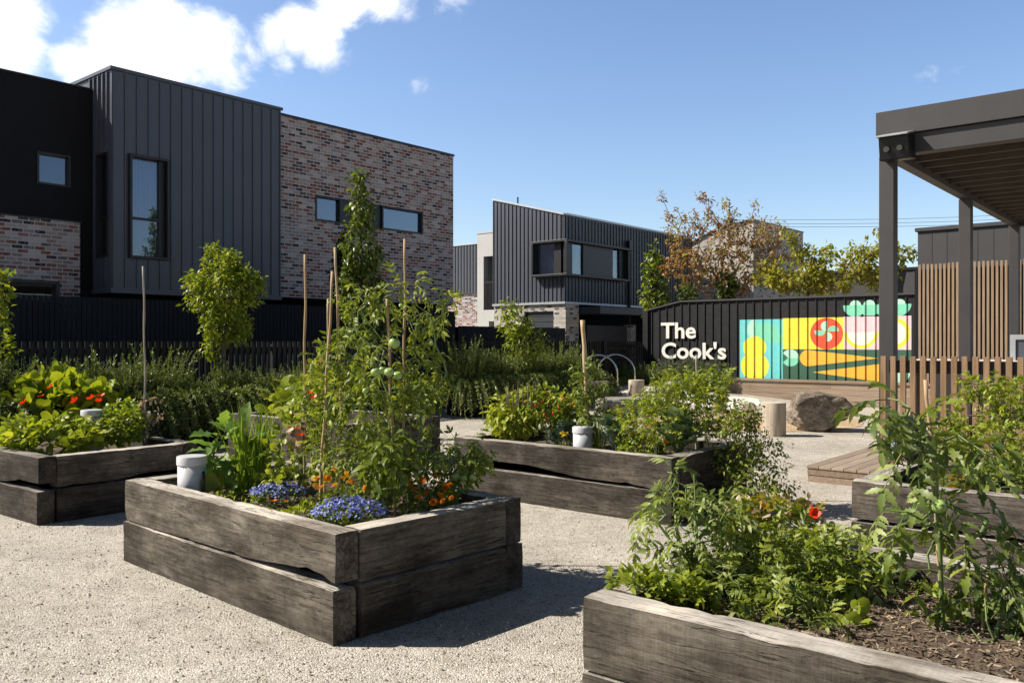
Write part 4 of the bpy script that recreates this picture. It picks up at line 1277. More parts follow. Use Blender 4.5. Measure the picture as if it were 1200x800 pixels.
def mural_material():
    m, nt, b = newmat('mural_paint')
    tc_ = nd(nt, 'TexCoord'); sx = nd(nt, 'SeparateXYZ'); nt.links.new(tc_.outputs['Object'], sx.inputs[0])
    x = mth(nt, 'SUBTRACT', sx.outputs[0], 1.794); z = sx.outputs[2]
    nn = nd(nt, 'TexNoise', Vector=tc_.outputs['Object'], Scale=7., Detail=5.)
    base = ramp(nt, nn.outputs[0], [(.3, (.013, .013, .015)), (.7, (.022, .021, .023))])
    col = [base]

    def lt(a_, v): return mth(nt, 'LESS_THAN', a_, v)
    def gt(a_, v): return mth(nt, 'GREATER_THAN', a_, v)
    def mul(*a_):
        o_ = a_[0]
        for q in a_[1:]: o_ = mth(nt, 'MULTIPLY', o_, q)
        return o_
    def rect(x0, x1, z0, z1): return mul(gt(x, x0), lt(x, x1), gt(z, z0), lt(z, z1))
    def circ(cx, cz, rx, rz=None):
        dx = mth(nt, 'DIVIDE', mth(nt, 'SUBTRACT', x, cx), rx); dz = mth(nt, 'DIVIDE', mth(nt, 'SUBTRACT', z, cz), rz or rx)
        return lt(mth(nt, 'ADD', mth(nt, 'MULTIPLY', dx, dx), mth(nt, 'MULTIPLY', dz, dz)), 1.)
    def half(ax_, bx_, c_): return lt(mth(nt, 'ADD', mth(nt, 'MULTIPLY', x, ax_), mth(nt, 'MULTIPLY', z, bx_)), c_)
    def line(x0, z0, x1, z1):
        """left of the direction p0->p1"""
        a_, b_ = (z1 - z0), -(x1 - x0)
        return half(a_, b_, a_ * x0 + b_ * z0)
    def tri(*p):
        return mul(*[line(*p[i], *p[(i + 1) % 3]) for i in range(3)])
    def put(mask, c): col[0] = mixc(nt, mask, col[0], c)
    TEAL, YEL, PINK, RED, ORG, DKG = (.17, .61, .61), (.90, .76, .075), (.92, .58, .62), (.90, .10, .045), (.93, .46, .055), (.05, .125, .085)
    MINT, GRN, CRM, RND, PGR = (.46, .78, .60), (.22, .65, .45), (.90, .85, .72), (.80, .74, .06), (.60, .62, .06)
    put(rect(0, 1.21, .3, 2.19), TEAL)
    put(mul(circ(.42, 1.93, .20, .26), lt(x, .46)), MINT); put(mul(circ(.75, 1.86, .36, .24), gt(x, .42)), GRN); put(mul(circ(1.0, 1.62, .30, .20), gt(z, 1.58), lt(x, 1.21)), GRN)
    put(circ(.43, 1.44, .33, .30), YEL); put(circ(.43, .94, .40, .38), YEL)
    put(rect(1.21, 2.79, 1.4, 2.21), YEL); put(mul(circ(1.21, 1.9, .42, .5), rect(1.21, 1.75, 1.4, 1.95)), (.80, .70, .07))
    put(circ(2.36, 1.80, .42, .40), RED)
    for (cx, cz, m_, cc) in ((2.36, 1.99, 'l', MINT), (2.53, 1.87, 'u', GRN), (2.36, 1.72, 'r', MINT), (2.19, 1.87, 'd', GRN)):
        q = circ(cx, cz, .145, .125) if m_ in 'lr' else circ(cx, cz, .145, .125)
        s_ = {'l': lt(x, 2.38), 'r': gt(x, 2.36), 'u': gt(z, 1.86), 'd': lt(z, 1.88)}[m_]
        put(mul(q, s_), cc)
    put(rect(2.79, 4.39, 1.4, 2.22), PINK)
    put(mul(circ(3.22, 1.83, .42, .40), lt(z, 1.83)), RND); put(mul(circ(3.22, 1.83, .335, .32), lt(z, 1.83)), CRM)
    put(mul(circ(4.0, 1.80, .37, .38), gt(x, 3.98)), RND); put(mul(circ(4.0, 1.80, .27, .28), gt(x, 3.98)), CRM)
    for cx in (3.08, 3.42, 3.78, 4.12): put(mul(circ(cx, 2.50, .14, .125), gt(z, 2.5)), MINT)
    put(mul(circ(3.07, 2.505, .29, .29), lt(z, 2.505)), GRN); put(mul(circ(4.10, 2.505, .29, .29), lt(z, 2.505)), GRN); put(rect(3.07, 4.1, 2.24, 2.505), GRN)
    for cx in (3.25, 3.6, 3.95): put(mul(circ(cx, 2.21, .05, .07), gt(z, 2.21)), (.02, .02, .022))
    put(rect(1.21, 4.39, .3, 1.4), DKG)
    put(mul(circ(1.42, 1.17, .24, .22), gt(z, 1.17), gt(x, 1.21)), MINT); put(mul(circ(1.42, 1.17, .24, .22), lt(z, 1.17), gt(x, 1.21)), GRN); put(tri((1.21, 1.05), (1.36, 1.17), (1.21, 1.3)), DKG)
    put(circ(1.88, 1.17, .21, .21), ORG); put(tri((1.88, .96), (3.64, 1.19), (1.88, 1.38)), ORG)
    put(tri((2.0, .81), (3.9, .58), (3.9, 1.08)), ORG)
    put(mul(circ(4.12, .84, .24, .24), gt(x, 3.9)), MINT)
    wear = ramp(nt, nn.outputs[0], [(.25, (.9, .9, .9)), (.6, (1, 1, 1))])
    nt.links.new(mixc(nt, 1., col[0], wear, 'MULTIPLY'), b.inputs['Base Color'])
    b.inputs['Roughness'].default_value = .6; b.inputs['Specular IOR Level'].default_value = .3
    return m


MX1 = 6.30
mb = MB(); mb.box(0, MX1, 0, .05, .0, 2.72)
for i in range(int(MX1 / .242) + 1): mb.box(i * .242, i * .242 + .030, -.028, 0, .0, 2.72)
mb.add([(-1.05, 0, 0), (0, 0, 0), (0, .05, 0), (-1.05, .05, 0), (-1.05, 0, 2.5), (0, 0, 2.72), (0, .05, 2.72), (-1.05, .05, 2.5)], [(0, 3, 2, 1), (4, 5, 6, 7), (0, 1, 5, 4), (2, 3, 7, 6), (3, 0, 4, 7)])
for i in range(1, 5): mb.box(-i * .242, -i * .242 + .03, -.028, 0, 0, 2.72 - .22 * i * .242 / 1.05 - .03)
mb.build('cladding', mural_material(), mw)
mb = MB(); mb.box(0, MX1 + .02, -.06, .09, 2.722, 2.765)
mb.add([(-1.08, -.06, 2.50), (0, -.06, 2.722), (0, .09, 2.722), (-1.08, .09, 2.50), (-1.08, -.06, 2.545), (0, -.06, 2.765), (0, .09, 2.765), (-1.08, .09, 2.545)], [(0, 3, 2, 1), (4, 5, 6, 7), (0, 1, 5, 4), (2, 3, 7, 6), (3, 0, 4, 7)])
mb.build('capping', M['dark_render'], mw)
mb = MB(); mb.box(-1.22, -1.055, -.08, .09, 0, 2.5); mb.build('post', M['picket_black'], mw)
mb = MB(); mb.box(MX1 + .002, MX1 + .26, -.07, .09, 0, 2.76); mb.build('post', M['pergola'], mw)


def lettering(text, width, cap, x0, z0, parent, name):
    cu = bpy.data.curves.new(name, 'FONT'); cu.body = text; cu.size = 1; cu.extrude = .012; cu.offset = .022; cu.space_character = 1.0; cu.resolution_u = 4
    ob = bpy.data.objects.new(name, cu); COL.objects.link(ob)
    dg = bpy.context.evaluated_depsgraph_get(); dg.update()
    me = bpy.data.meshes.new_from_object(ob.evaluated_get(dg))
    bpy.data.objects.remove(ob)
    v = np.array([q.co[:] for q in me.vertices])
    sx_ = width / (v[:, 0].max() - v[:, 0].min())
    cap0 = .73
    v2 = np.stack([x0 + (v[:, 0] - v[:, 0].min()) * sx_, -.046 - v[:, 2], z0 + v[:, 1] * cap / cap0], 1)
    me.vertices.foreach_set('co', v2.ravel().astype(np.float32)); me.update()
    me.materials.clear(); me.materials.append(M['white_paint'])
    o_ = bpy.data.objects.new(name, me); COL.objects.link(o_); o_.parent = parent
    return o_


lettering('The', 1.12, .46, -.62, 1.70, mw, 'lettering')
lettering("Cook's", 2.02, .46, -.60, 1.12, mw, 'lettering')

# ---- timber bench wall in front of it
bo = np.array([9.45, 19.66]) + 6.0 * BX[:2]
bw = thing('bench_wall', 'long low timber bench wall running under the mural', 'bench', (bo[0], bo[1], 0), R(-40))
Lb = 7.2
for k in range(4):
    mb = MB(); s = 0
    rr = random.Random(k)
    while s < Lb:
        e_ = min(Lb, s + rr.choice((1.8, 2.4, 2.1)));
        if Lb - e_ < .4: e_ = Lb
        mb.box(s + .002, e_ - .002, 0, .05, .0 + k * .142, k * .142 + .137); s = e_
    mb.build('plank', M['bench'], bw)
mb = MB(); mb.box(-.03, Lb, -.04, .62, .570, .615); mb.build('seat', M['bench'], bw, bevel=.005)
mb = MB(); mb.box(-.01, .05, .052, .68, 0, .568); mb.build('end_panel', M['bench'], bw)

# ================================================================== pergola and deck
pg = thing('pergola', 'tall dark grey pergola with a boarded roof at the right edge', 'pergola', (4.38, 9.93, 0), ANG)
for k in range(3):
    for yy in (0, -5.2):
        mb = MB(); mb.box(k * 3.83 - .082, k * 3.83 + .082, yy - .082, yy + .082, .19, 3.74); mb.build('post', M['pergola'], pg, bevel=.006)
mb = MB(); mb.box(-.12, -.085, -5.4, .105, 3.965, 4.25); mb.box(-.085, 8.0, .075, .105, 3.965, 4.25); mb.box(7.955, 8.0, -5.4, .085, 3.965, 4.25)
mb.build('fascia', M['pergola'], pg, bevel=.004)
mb = MB(); mb.box(-.075, .06, -5.3, .07, 3.74, 3.962); mb.box(.06, 7.9, -.06, .07, 3.74, 3.962); mb.box(7.75, 7.9, -5.3, -.06, 3.74, 3.962); mb.box(.06, 7.75, -5.3, -5.15, 3.74, 3.962); mb.build('beam', M['pergola'], pg, bevel=.004)
mb = MB()
for k in range(17): mb.box(.35 + k * .45, .35 + k * .45 + .035, -5.148, -.062, 3.80, 3.955)
mb.build('joists', M['joist'], pg).name = 'joist_set'
mb = MB()
for k in range(11): mb.box(.062, 7.748, -5.148 + k * .462, -5.148 + k * .462 + .455, 3.957, 3.975)
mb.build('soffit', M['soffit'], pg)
mb = MB(); mb.box(-.084, 7.954, -5.4, .074, 4.15, 4.2); mb.build('roof', M['clad'], pg)

t = thing('floodlight', 'twin lens black floodlight fixed to the pergola corner', 'floodlight', (4.38 - .22 * AX[0] - .15 * BX[0], 9.93 - .22 * AX[1] - .15 * BX[1], 3.80), ANG)
mb = MB(); mb.prism([(-.12, -.13), (.16, -.17), (.17, .10), (-.10, .13)], -.16, .16)
o = mb.build('housing', M['lamp_black'], t, bevel=.012); o.rotation_euler = (0, -.25, 0)
mb = MB(); mb.box(-.16, .14, -.17, .17, .135, .155); o = mb.build('hood', M['galv'], t, bevel=.004); o.rotation_euler = (0, -.25, 0)
for s in (-.07, .07):
    mb = MB(); mb.tube([(-.122, s, -.01), (-.145, s, -.005)], .032, 16); o = mb.build('lens', M['lamp_lens'], t); o.rotation_euler = (0, -.25, 0)
mb = MB(); mb.box(.02, .2, -.03, .03, .0, .05); mb.build('bracket', M['rubber'], t)

do = np.array([3.37, 9.76])
dk = thing('deck', 'low weathered timber deck under the pergola', 'deck', (do[0], do[1], 0), ANG)
mb = MB(); n_ = 46
for k in range(n_): mb.box(.0, 8.6, -.14 * k - .133, -.14 * k, .155, .185)
mb.build('planks', M['deck'], dk, bevel=.003).name = 'plank_surface'
mb = MB(); mb.box(.012, .05, -6.4, -.004, .078, .152); mb.box(.02, .05, -6.4, -.004, .0, .074); mb.build('edge_board', M['bench'], dk, bevel=.003)
mb = MB(); mb.box(.06, 8.6, -.055, -.012, .0, .152); mb.build('edge_board', M['bench'], dk)

bl = thing('slat_balustrade', 'brown timber slat balustrade on the deck edge', 'balustrade', (4.19, 9.62, 0), R(-40))
mb0 = MB(); mb0.box(-.029, .029, -.02, .02, .03, 1.436)
sl0 = mb0.build('slat', M['picket'], bl, bevel=.003)
for k in range(1, 18):
    c = sl0.copy(); COL.objects.link(c); c.parent = bl; c.location = (k * .1035, 0, random.uniform(-.004, .004))
mb = MB(); mb.box(.05, 1.9, .022, .07, 1.25, 1.39); mb.build('rail', M['black_frame'], bl)
mb = MB(); mb.box(-.04, 1.9, .022, .06, .19, .27); mb.build('rail', M['picket'], bl)

so_ = np.array([9.9, 20.2]) + .22 * BX[:2] - .16 * AX[:2]
bs = thing('batten_screen', 'tall screen of brown timber battens over black, right of the mural', 'screen', (so_[0], so_[1], 0), R(-40))
mb = MB(); mb.box(-.1, 4.4, .06, .10, 0, 3.3); mb.build('backing', M['black_wall'], bs)
mb0 = MB(); mb0.box(0, .050, 0, .055, .1, 3.42); b0 = mb0.build('batten', M['batten'], bs)
for k in range(1, 48):
    c = b0.copy(); COL.objects.link(c); c.parent = bs; c.location = (k * .090, 0, random.uniform(-.012, .012))

ko = at(1092, 400, 14.6)
kt = thing('bench_counter', 'black outdoor kitchen bench with a pale top behind the slat balustrade', 'counter', (ko[0], ko[1], 0), R(-40))
mb = MB(); mb.box(0, 3.4, .04, .7, .18, 1.245); mb.build('cabinet', M['rubber'], kt)
mb = MB(); mb.box(-.35, 3.45, 0, .75, 1.248, 1.29); mb.build('benchtop', M['paving'], kt, bevel=.004)
mb = MB(); mb.box(-.33, -.27, .1, .65, .18, 1.245); mb.build('end_panel', M['rubber'], kt)
bo_ = at(1190, 400, 14.0)
bb = thing('barbecue_hood', 'grey framed barbecue hood on the outdoor bench at the right edge', 'barbecue', (bo_[0], bo_[1], 1.292), R(-40))
mb = MB(); mb.box(-.08, 0, 0, .5, 0, .42); mb.box(.9, .98, 0, .5, 0, .42); mb.box(0, .9, 0, .5, .34, .42); mb.build('frame', M['galv'], bb)
mb = MB(); mb.box(.002, .898, .03, .45, 0, .338); mb.build('hood', M['clad2'], bb)

# ================================================================== play things
def rock(name, label, c, sx_, sy_, sz, mat, seed, rz=0, cut=(), sub=5, rough=1.):
    bm = __import__('bmesh').new(); bmesh_ = __import__('bmesh')
    bmesh_.ops.create_icosphere(bm, subdivisions=sub, radius=1)
    o_ = Vector((seed * 3.7, seed, seed * 1.9))
    for v in bm.verts:
        p = v.co.copy()
        # facet the sphere with planes
        for (nx_, ny_, nz_, dd) in cut:
            nrm = Vector((nx_, ny_, nz_)).normalized(); q = p.dot(nrm)
            if q > dd: p -= nrm * (q - dd) * .93
        k = 1 + rough * (.16 * noise.noise(o_ + v.co * 1.3) + .07 * noise.noise(o_ + v.co * 4) + .03 * noise.noise(o_ + v.co * 11) + .015 * noise.noise(o_ + v.co * 26))
        v.co = Vector((p.x * sx_ * k, p.y * sy_ * k, p.z * sz * k))
    me = bpy.data.meshes.new(name); bm.to_mesh(me); bm.free(); me.materials.append(M[mat])
    zmin = min(v.co.z for v in me.vertices)
    for v in me.vertices: v.co.z -= zmin + .03
    o = bpy.data.objects.new(name, me); COL.objects.link(o); o.location = c; o.rotation_euler = (0, 0, rz)
    return tag(o, label, 'rock')


bc = at(958, 400, 15.3)
rock('boulder', 'large dark basalt boulder with a broken face beside the log stump', (bc[0], 15.3, 0), .60, .47, .41, 'rock_dark', 3, -.45, [(-1, -.35, .1, .72), (.1, .05, 1, .68), (.5, -1, -.10, .60), (1, -.2, -.7, .74), (-.3, .2, 1, .74)], rough=1.5)
bc = at(685, 400, 20.4)
rock('boulder', 'brown boulder behind the chilli bush in front of the steel hoops', (bc[0], 20.4, .12), .66, .42, .34, 'rock_brown', 5, .2, [(0, 0, 1, .6), (-1, -.2, .2, .7), (1, 0, -.1, .75), (0, -1, .2, .7)])
bc = at(738, 400, 18.6)
rock('flat_rock', 'wide flat grey rock behind the kale in the middle bed', (bc[0], 18.6, .0), .82, .55, .26, 'rock_grey', 7, .3, [(0, 0, 1, .45), (0, -1, .1, .75)])


def stump(label, px, Y, r_, h_, seed, chk=True):
    p = at(px, 400, Y); z0 = float(gz(p[0], Y))
    t = thing('log_stump', label, 'log', (p[0], Y, z0 - .02), seed, 'upright log stumps')
    rs = random.Random(seed); prof = []
    mb = MB(); n_ = 28; V_ = []
    hs2 = [0, h_ * .3, h_ * .6, h_ * .97, h_]
    for q, z in enumerate(hs2):
        for k in range(n_):
            a_ = 2 * math.pi * k / n_
            rr2 = r_ * (1 + .05 * noise.noise(Vector((math.cos(a_) * 1.4, math.sin(a_) * 1.4, seed + z * .5)))) * (1.0 if q < 4 else .965)
            if k == 5: rr2 *= .93
            V_.append((rr2 * math.cos(a_), rr2 * math.sin(a_), z))
    f = []
    for q in range(4):
        for k in range(n_):
            f.append((q * n_ + k, q * n_ + (k + 1) % n_, (q + 1) * n_ + (k + 1) % n_, (q + 1) * n_ + k))
    mb.add(V_, f); mb.build('trunk', M['log'], t, smooth=True)
    mb = MB(); mb.add(V_[-n_:], [tuple(range(n_))]); mb.build('end_grain', M['log_end'], t)
    return t


stump('tallest log stump, left of the dark boulder', 907, 14.5, .195, .585, 1)
stump('short log stump below the steel hoops', 745.5, 21.5, .20, .42, 2)
stump('log stump half hidden by leaves, left of the bench wall end', 788, 21.0, .20, .45, 3)
stump('log stump peeking out behind the trailing shrub', 843, 18.8, .15, .40, 4)
p = at(886, 400, 18.3)
mb = MB(); mb.tube([(-.16, 0, .13), (.02, .5, .14)], [.14, .13], 20); o = mb.build('lying_log', M['log'], loc=(p[0], 18.3, 0), smooth=False); tag(o, 'pale log lying on its side left of the tallest stump', 'log')

for lab, p0, p1, ztop_, Y in (('nearer steel hoop standing in the gravel', 679.5, 723, 1.27, 21.9), ('farther steel hoop behind the first one', 699.5, 743.5, 1.26, 23.4)):
    a = at(p0, 400, Y); b = at(p1, 400, Y); w = (b[0] - a[0]) / 2; z0 = float(gz((a[0] + b[0]) / 2, Y))
    t = (a + b) / 2
    zc = ztop_ - w - .02
    pts = [(-w, 0, z0 - .1)] + [(-w * math.cos(q), 0, zc + w * math.sin(q)) for q in np.linspace(0, math.pi, 25)] + [(w, 0, z0 - .1)]
    mb = MB(); mb.tube(pts, .030, 12); o = mb.build('steel_hoop', M['steel'], loc=(t[0], Y, 0), smooth=True); o.rotation_euler = (0, 0, -.12)
    tag(o, lab, 'hoop', 'steel play hoops')

# cables in the distance
for k, (ya, yb, lab) in enumerate(((257.5, 251, 'topmost power line crossing the sky behind the pergola post'), (262, 256, 'middle power line crossing the sky behind the pergola post'), (265.5, 261, 'lowest of the three close power lines behind the pergola post'), (294, 288, 'low power line above the yellowing tree'))):
    a = at(870, ya, 62.); b = at(1330, yb - 8, 58.)
    pts = [a + (b - a) * t_ + np.array([0, 0, -1.2 * math.sin(math.pi * t_) * .25]) for t_ in np.linspace(-.15, 1.1, 16)]
    mb = MB(); mb.tube(pts, .016, 4); tag(mb.build('power_line', M['wire']), lab, 'cable', 'overhead power lines')
# ================================================================== planting
def eb(px, py, Y, rx, ry, rd=None, w=None):
    c = at(px, py, Y)
    t = (c[0], c[1], c[2], rx * Y / 1000., (rd if rd is not None else rx * Y / 1000.), ry * Y / 1000.)
    return t if w is None else t + (w,)


def gp(px, Y, z=.46):
    p = at(px, 400, Y); return (p[0], Y, z)


def stakes(lst, mat, r0, name, cat='stake', group='bamboo garden stakes'):
    for (p, q, lab, rr_) in lst:
        p = np.array(p); q = np.array(q); L = np.linalg.norm(q - p)
        n_ = 14; pts = [p + (q - p) * k / n_ + np.array([.004 * math.sin(k * 1.3), .003 * math.cos(k), 0]) for k in range(n_ + 1)]
        rad = [rr_ * (1.0 + (.22 if k % 4 == 2 else 0)) for k in range(n_ + 1)]
        mb = MB(); mb.tube([x - p for x in pts], rad, 8)
        tag(mb.build(name, M[mat], loc=tuple(p), smooth=True), lab, cat, group)


def stk(px0, py0, Y0, px1, py1, Y1): return at(px1, py1, Y1), at(px0, py0, Y0)


# ---- foreground bed: stakes
L = []
for (a, lab, rr_) in (((358, 298, 6.15, 356, 575, 6.2), 'grey bamboo stake left of the crossing pair in the foreground bed', .0085),
                      ((390, 318, 5.75, 373, 610, 5.45), 'leaning tan bamboo stake with a marigold at its foot, of the crossing pair', .0085),
                      ((385, 350, 5.95, 379, 600, 5.9), 'short bamboo stake close behind the leaning one', .007),
                      ((393, 290, 6.0, 403, 595, 5.85), 'bamboo stake leaning right, crossing behind the leaning tan one', .0085),
                      ((454, 350, 5.45, 463, 612, 5.4), 'brown bamboo stake in front of the tall tomato with the green fruit', .008),
                      ((475, 280, 5.8, 472, 600, 5.75), 'tallest bamboo stake rising above the tall tomato plant', .009)):
    p, q = stk(*a); L.append((p, q, lab, rr_))
stakes(L, 'bamboo', .008, 'bamboo_stake')
stakes([stk(168, 312, 8.75, 171, 522, 8.75) + ('lone grey bamboo stake with a dry tied twig in the left bed', .010)], 'bamboo_grey', .01, 'bamboo_stake')
stakes([stk(683, 375, 8.75, 690, 522, 8.75) + ('thick square timber stake in the middle bed, with a small tomato tied to it', .021)], 'stake', .02, 'timber_stake')
stakes([stk(816.5, 416, 8.6, 815.5, 540, 8.6) + ('thin grey stake above the leafy right end of the middle bed', .010)], 'bamboo_grey', .01, 'bamboo_stake')
stakes([stk(1085.5, 445, 3.48, 1106, 737, 3.45) + ('brown bamboo stake holding the near large leaved tomato', .0075)], 'bamboo', .0075, 'bamboo_stake')
stakes([stk(1160, 645, 3.45, 1150, 745, 3.4) + ('short bamboo stake at the right edge of the near bed', .006)], 'bamboo', .006, 'bamboo_stake')

# ---- tall tomato
FT = fruit_mesh('tomato', 'fruit_green'); FC = fruit_mesh('chilli', 'fruit_red', 1.0)
Yt = 5.6
rt, att, nod = plant('tomato_plant', 'tall bushy tomato plant with green fruit climbing stakes in the foreground bed', 'tomato plant', gp(472, Yt, .45),
                     [eb(478, 355, Yt, 44, 48, .2, 2.4), eb(430, 372, Yt, 28, 34, .14, .8), eb(505, 380, Yt, 30, 42, .15, 1.1), eb(455, 430, Yt, 42, 40, .22, 2.2), eb(500, 445, Yt, 34, 40, .22, 1.7), eb(425, 470, Yt - .1, 40, 40, .22, 1.8), eb(480, 510, Yt, 46, 50, .25, 2.6), eb(425, 345, Yt, 18, 10, .1, .3), eb(514, 345, Yt, 16, 10, .1, .3)],
                     n=190, leaf=T_TOM + T_TOMS, size=(.075, .14), per=2, scatter=.03, mat=['l_tomato', 'l_tomato_y'], tip=.0022, pipe=.34, rmax=.011, droop=.45, out=.9, rand=.7, seed=4, step=.10, shell=.1)
add_fruit(rt, [at(462, 402, 5.4)], .074, FT, seed=1); add_fruit(rt, [at(440, 436, 5.3), at(456, 436, 5.32), at(449, 434, 5.4), at(466, 440, 5.4)], (.058, .068), FT, seed=2)
add_fruit(rt, [at(470, 358, 5.5), at(505, 402, 5.5), at(428, 458, 5.3)], (.03, .04), FT, seed=3)
rt, att, _ = plant('tomato_plant', 'lower mid-green tomato in the centre of the foreground bed, under the crossing stakes', 'tomato plant', gp(400, 5.75, .45),
                   [eb(398, 415, 5.8, 30, 26, .12, .8), eb(380, 470, 5.8, 34, 36, .2, 1.3), eb(405, 520, 5.75, 46, 36, .24, 2.2), eb(440, 545, 5.5, 44, 30, .22, 1.8), eb(385, 425, 5.8, 14, 24, .08, .4), eb(410, 392, 5.8, 18, 14, .1, .4)],
                   n=190, leaf=T_TOM + T_TOMS, size=(.07, .13), per=2, scatter=.03, mat=['l_tomato', 'l_tomato_y'], tip=.002, pipe=.34, rmax=.010, droop=.4, out=.9, rand=.7, seed=5, step=.10, shell=.1)
plant('capsicum_plant', 'dark green leafy bush under the tall tomato, left of the orange marigolds', 'pepper plant', gp(458, 5.15, .45), [eb(455, 545, 5.2, 28, 36, .18)], n=60, leaf=T_OVAL, size=(.05, .09), per=5, scatter=.05,
      mat='l_tomato', seed=6, droop=.5, tip=.002)
rt, att, _ = plant('tomato_plant', 'small tomato with three green fruits on the timber corner of the foreground bed', 'tomato plant', gp(535, 5.75, .46), [eb(532, 535, 5.8, 34, 22, .15, 1.), eb(550, 528, 5.9, 22, 22, .12, .7)], n=60, leaf=T_TOMS, size=(.08, .14), per=2, scatter=.03, mat='l_tomato', seed=7, droop=.35, tip=.002)
add_fruit(rt, [at(533, 558, 5.62), at(543, 560, 5.6), at(554, 559.5, 5.58)], (.048, .062), FT, seed=5)
# eggplant, chives, nasturtium at the left end
plant('eggplant', 'broad leaved eggplant at the left end of the foreground bed, behind the white tube', 'eggplant plant', gp(272, 6.45, .45), [eb(268, 530, 6.45, 30, 34, .16)], n=30, leaf=T_EGG, size=(.15, .22), per=2, scatter=.03, mat='l_egg', stem='stem_b', seed=8, droop=.15, up=.15, out=1., rand=.5, tip=.004, step=.08)
plant('yellow_leaf_plant', 'yellowing leaf plant right beside the white tube in the foreground bed', 'leafy plant', gp(256, 6.2, .46), [eb(247, 556, 6.15, 10, 12, .05)], n=4, leaf=T_BROAD, size=(.13, .19), per=1, scatter=.01, mat='l_yellow', seed=9, droop=.8, tip=.003)
blade_clump('spring_onion', 'tall clump of bright green blades in the foreground bed', 'spring onions', gp(297, 6.5, .46), 95, .70, .24, seed=3)
rt, att, _ = plant('nasturtium', 'yellow green nasturtium climbing at the grey stake in the foreground bed', 'nasturtium', gp(345, 6.2, .46), [eb(345, 520, 6.2, 32, 44, .2, 1.6), eb(372, 440, 6.1, 12, 26, .1, .4), eb(350, 555, 6.0, 40, 18, .2, 1.)], n=120, leaf=T_RND + T_TRI + T_OVAL, size=(.035, .07), per=3, scatter=.05, mat=['l_bright', 'l_tomato_y', 'l_tomato'], seed=10, droop=.1, up=.2, tip=.0016)
add_heads(rt, [at(374, 425, 5.9), at(346, 502, 5.9), at(352, 510, 5.95), at(362, 461, 5.9), at(368, 466, 5.95)], 'flower', T_FLO[0], 'f_red', (.05, .07), 1)
plant('dry_stalk', 'dry tan leaves hanging by the grey stake in the foreground bed', 'dry stalk', gp(357, 6.05, .46), [eb(352, 500, 6.05, 10, 14, .06)], n=10, leaf=T_OVAL, size=(.06, .1), per=3, scatter=.03, mat='l_dry', stem='stem_b', seed=11, droop=.8)
# bedding flowers
def mound(name, label, cat, px, Y, rw, h, leafm, flm, ftpl, n, nfl, fsize, seed, lsize=(.025, .045), leaf=T_OVAL, z=.455, dep=None):
    base = gp(px, Y, z); dep = dep or rw
    rt_, att_, _ = plant(name, label, cat, base, [(base[0], base[1], z + h * .35, rw, dep, h * .62)], n=n, leaf=leaf, size=lsize, per=6, scatter=.035, mat=leafm, seed=seed, droop=-.1, up=.2, tip=.0012, pipe=.3, step=.06, shell=.3)
    return rt_, att_, base


def stuff_flowers(root, base, rw, dep, h, n, mat, tpl, size, seed):
    r_ = np.random.default_rng(seed)
    a_ = r_.uniform(0, 6.28, n); q = np.sqrt(r_.uniform(0, 1, n))
    O = np.stack([rw * q * np.cos(a_), dep * q * np.sin(a_), h * (.35 + .65 * np.sqrt(np.maximum(0, 1 - q * q * .9))) * r_.uniform(.75, 1.05, n)], 1)
    D = np.stack([r_.normal(size=n) * .5 + np.cos(a_) * q * .6, r_.normal(size=n) * .5 + np.sin(a_) * q * .6 - .3, np.ones(n)], 1)
    mb_ = MB(); mb_.inst(tpl, O, D, r_.normal(size=(n, 3)), r_.uniform(size[0], size[1], n))
    return struct(mb_.build('blossom', M[mat], root, smooth=False), 'stuff')


rt, att, b_ = mound('lobelia', 'smaller left mound of blue lobelia near the spring onions', 'lobelia', 325, 5.95, .19, .13, 'l_tomato_d', '', None, 50, 0, 0, 20, (.02, .035), dep=.13)
stuff_flowers(rt, b_, .20, .14, .17, 300, 'f_blue', T_TINY[0], (.016, .024), 1)
rt, att, b_ = mound('lobelia', 'larger mound of blue lobelia in front of the amber marigolds', 'lobelia', 408, 5.0, .22, .15, 'l_tomato_d', '', None, 70, 0, 0, 21, (.02, .035), dep=.15, z=.50)
stuff_flowers(rt, b_, .225, .16, .19, 400, 'f_blue', T_TINY[0], (.016, .024), 2)
rt, att, b_ = mound('marigold', 'amber marigolds behind the larger blue lobelia mound', 'marigold', 400, 5.3, .22, .20, 'l_tomato', '', None, 60, 0, 0, 22, (.04, .07), leaf=T_FINE)
add_heads(rt, [at(*q) for q in ((371, 561, 5.2), (384, 560, 5.15), (401, 561, 5.12), (393, 569, 5.05), (411, 565, 5.1), (378, 571, 5.1), (428, 572, 5.0), (392, 550, 5.25), (370, 570, 5.1), (406, 556, 5.2))], 'flower', T_POM[0], 'f_amber', (.042, .060), 2, toward=(.6, 0, 0))
rt, att, b_ = mound('marigold', 'bright orange marigolds at the right end of the foreground bed', 'marigold', 508, 5.48, .16, .20, 'l_tomato', '', None, 70, 0, 0, 23, (.04, .07), leaf=T_FINE)
add_heads(rt, [at(*q) for q in ((481, 566, 5.48), (478, 561, 5.58), (495, 562, 5.48), (499, 570, 5.33), (509, 558, 5.53), (513, 567, 5.38), (523, 571, 5.33), (529, 583, 5.18), (490, 584, 5.10), (501, 578, 5.23), (516, 580, 5.23), (508, 588, 5.13), (519, 587, 5.13), (527, 568, 5.43), (486, 573, 5.33))], 'flower', T_POM[1], 'f_orange', (.036, .056), 3, toward=(.6, 0, 0))
mound('lettuce_seedling', 'pale green low leaves on the rim corner in front of the orange marigolds', 'leafy plant', 506, 5.24, .08, .06, 'l_kale', '', None, 8, 0, 0, 24, (.05, .08), leaf=T_BROAD)
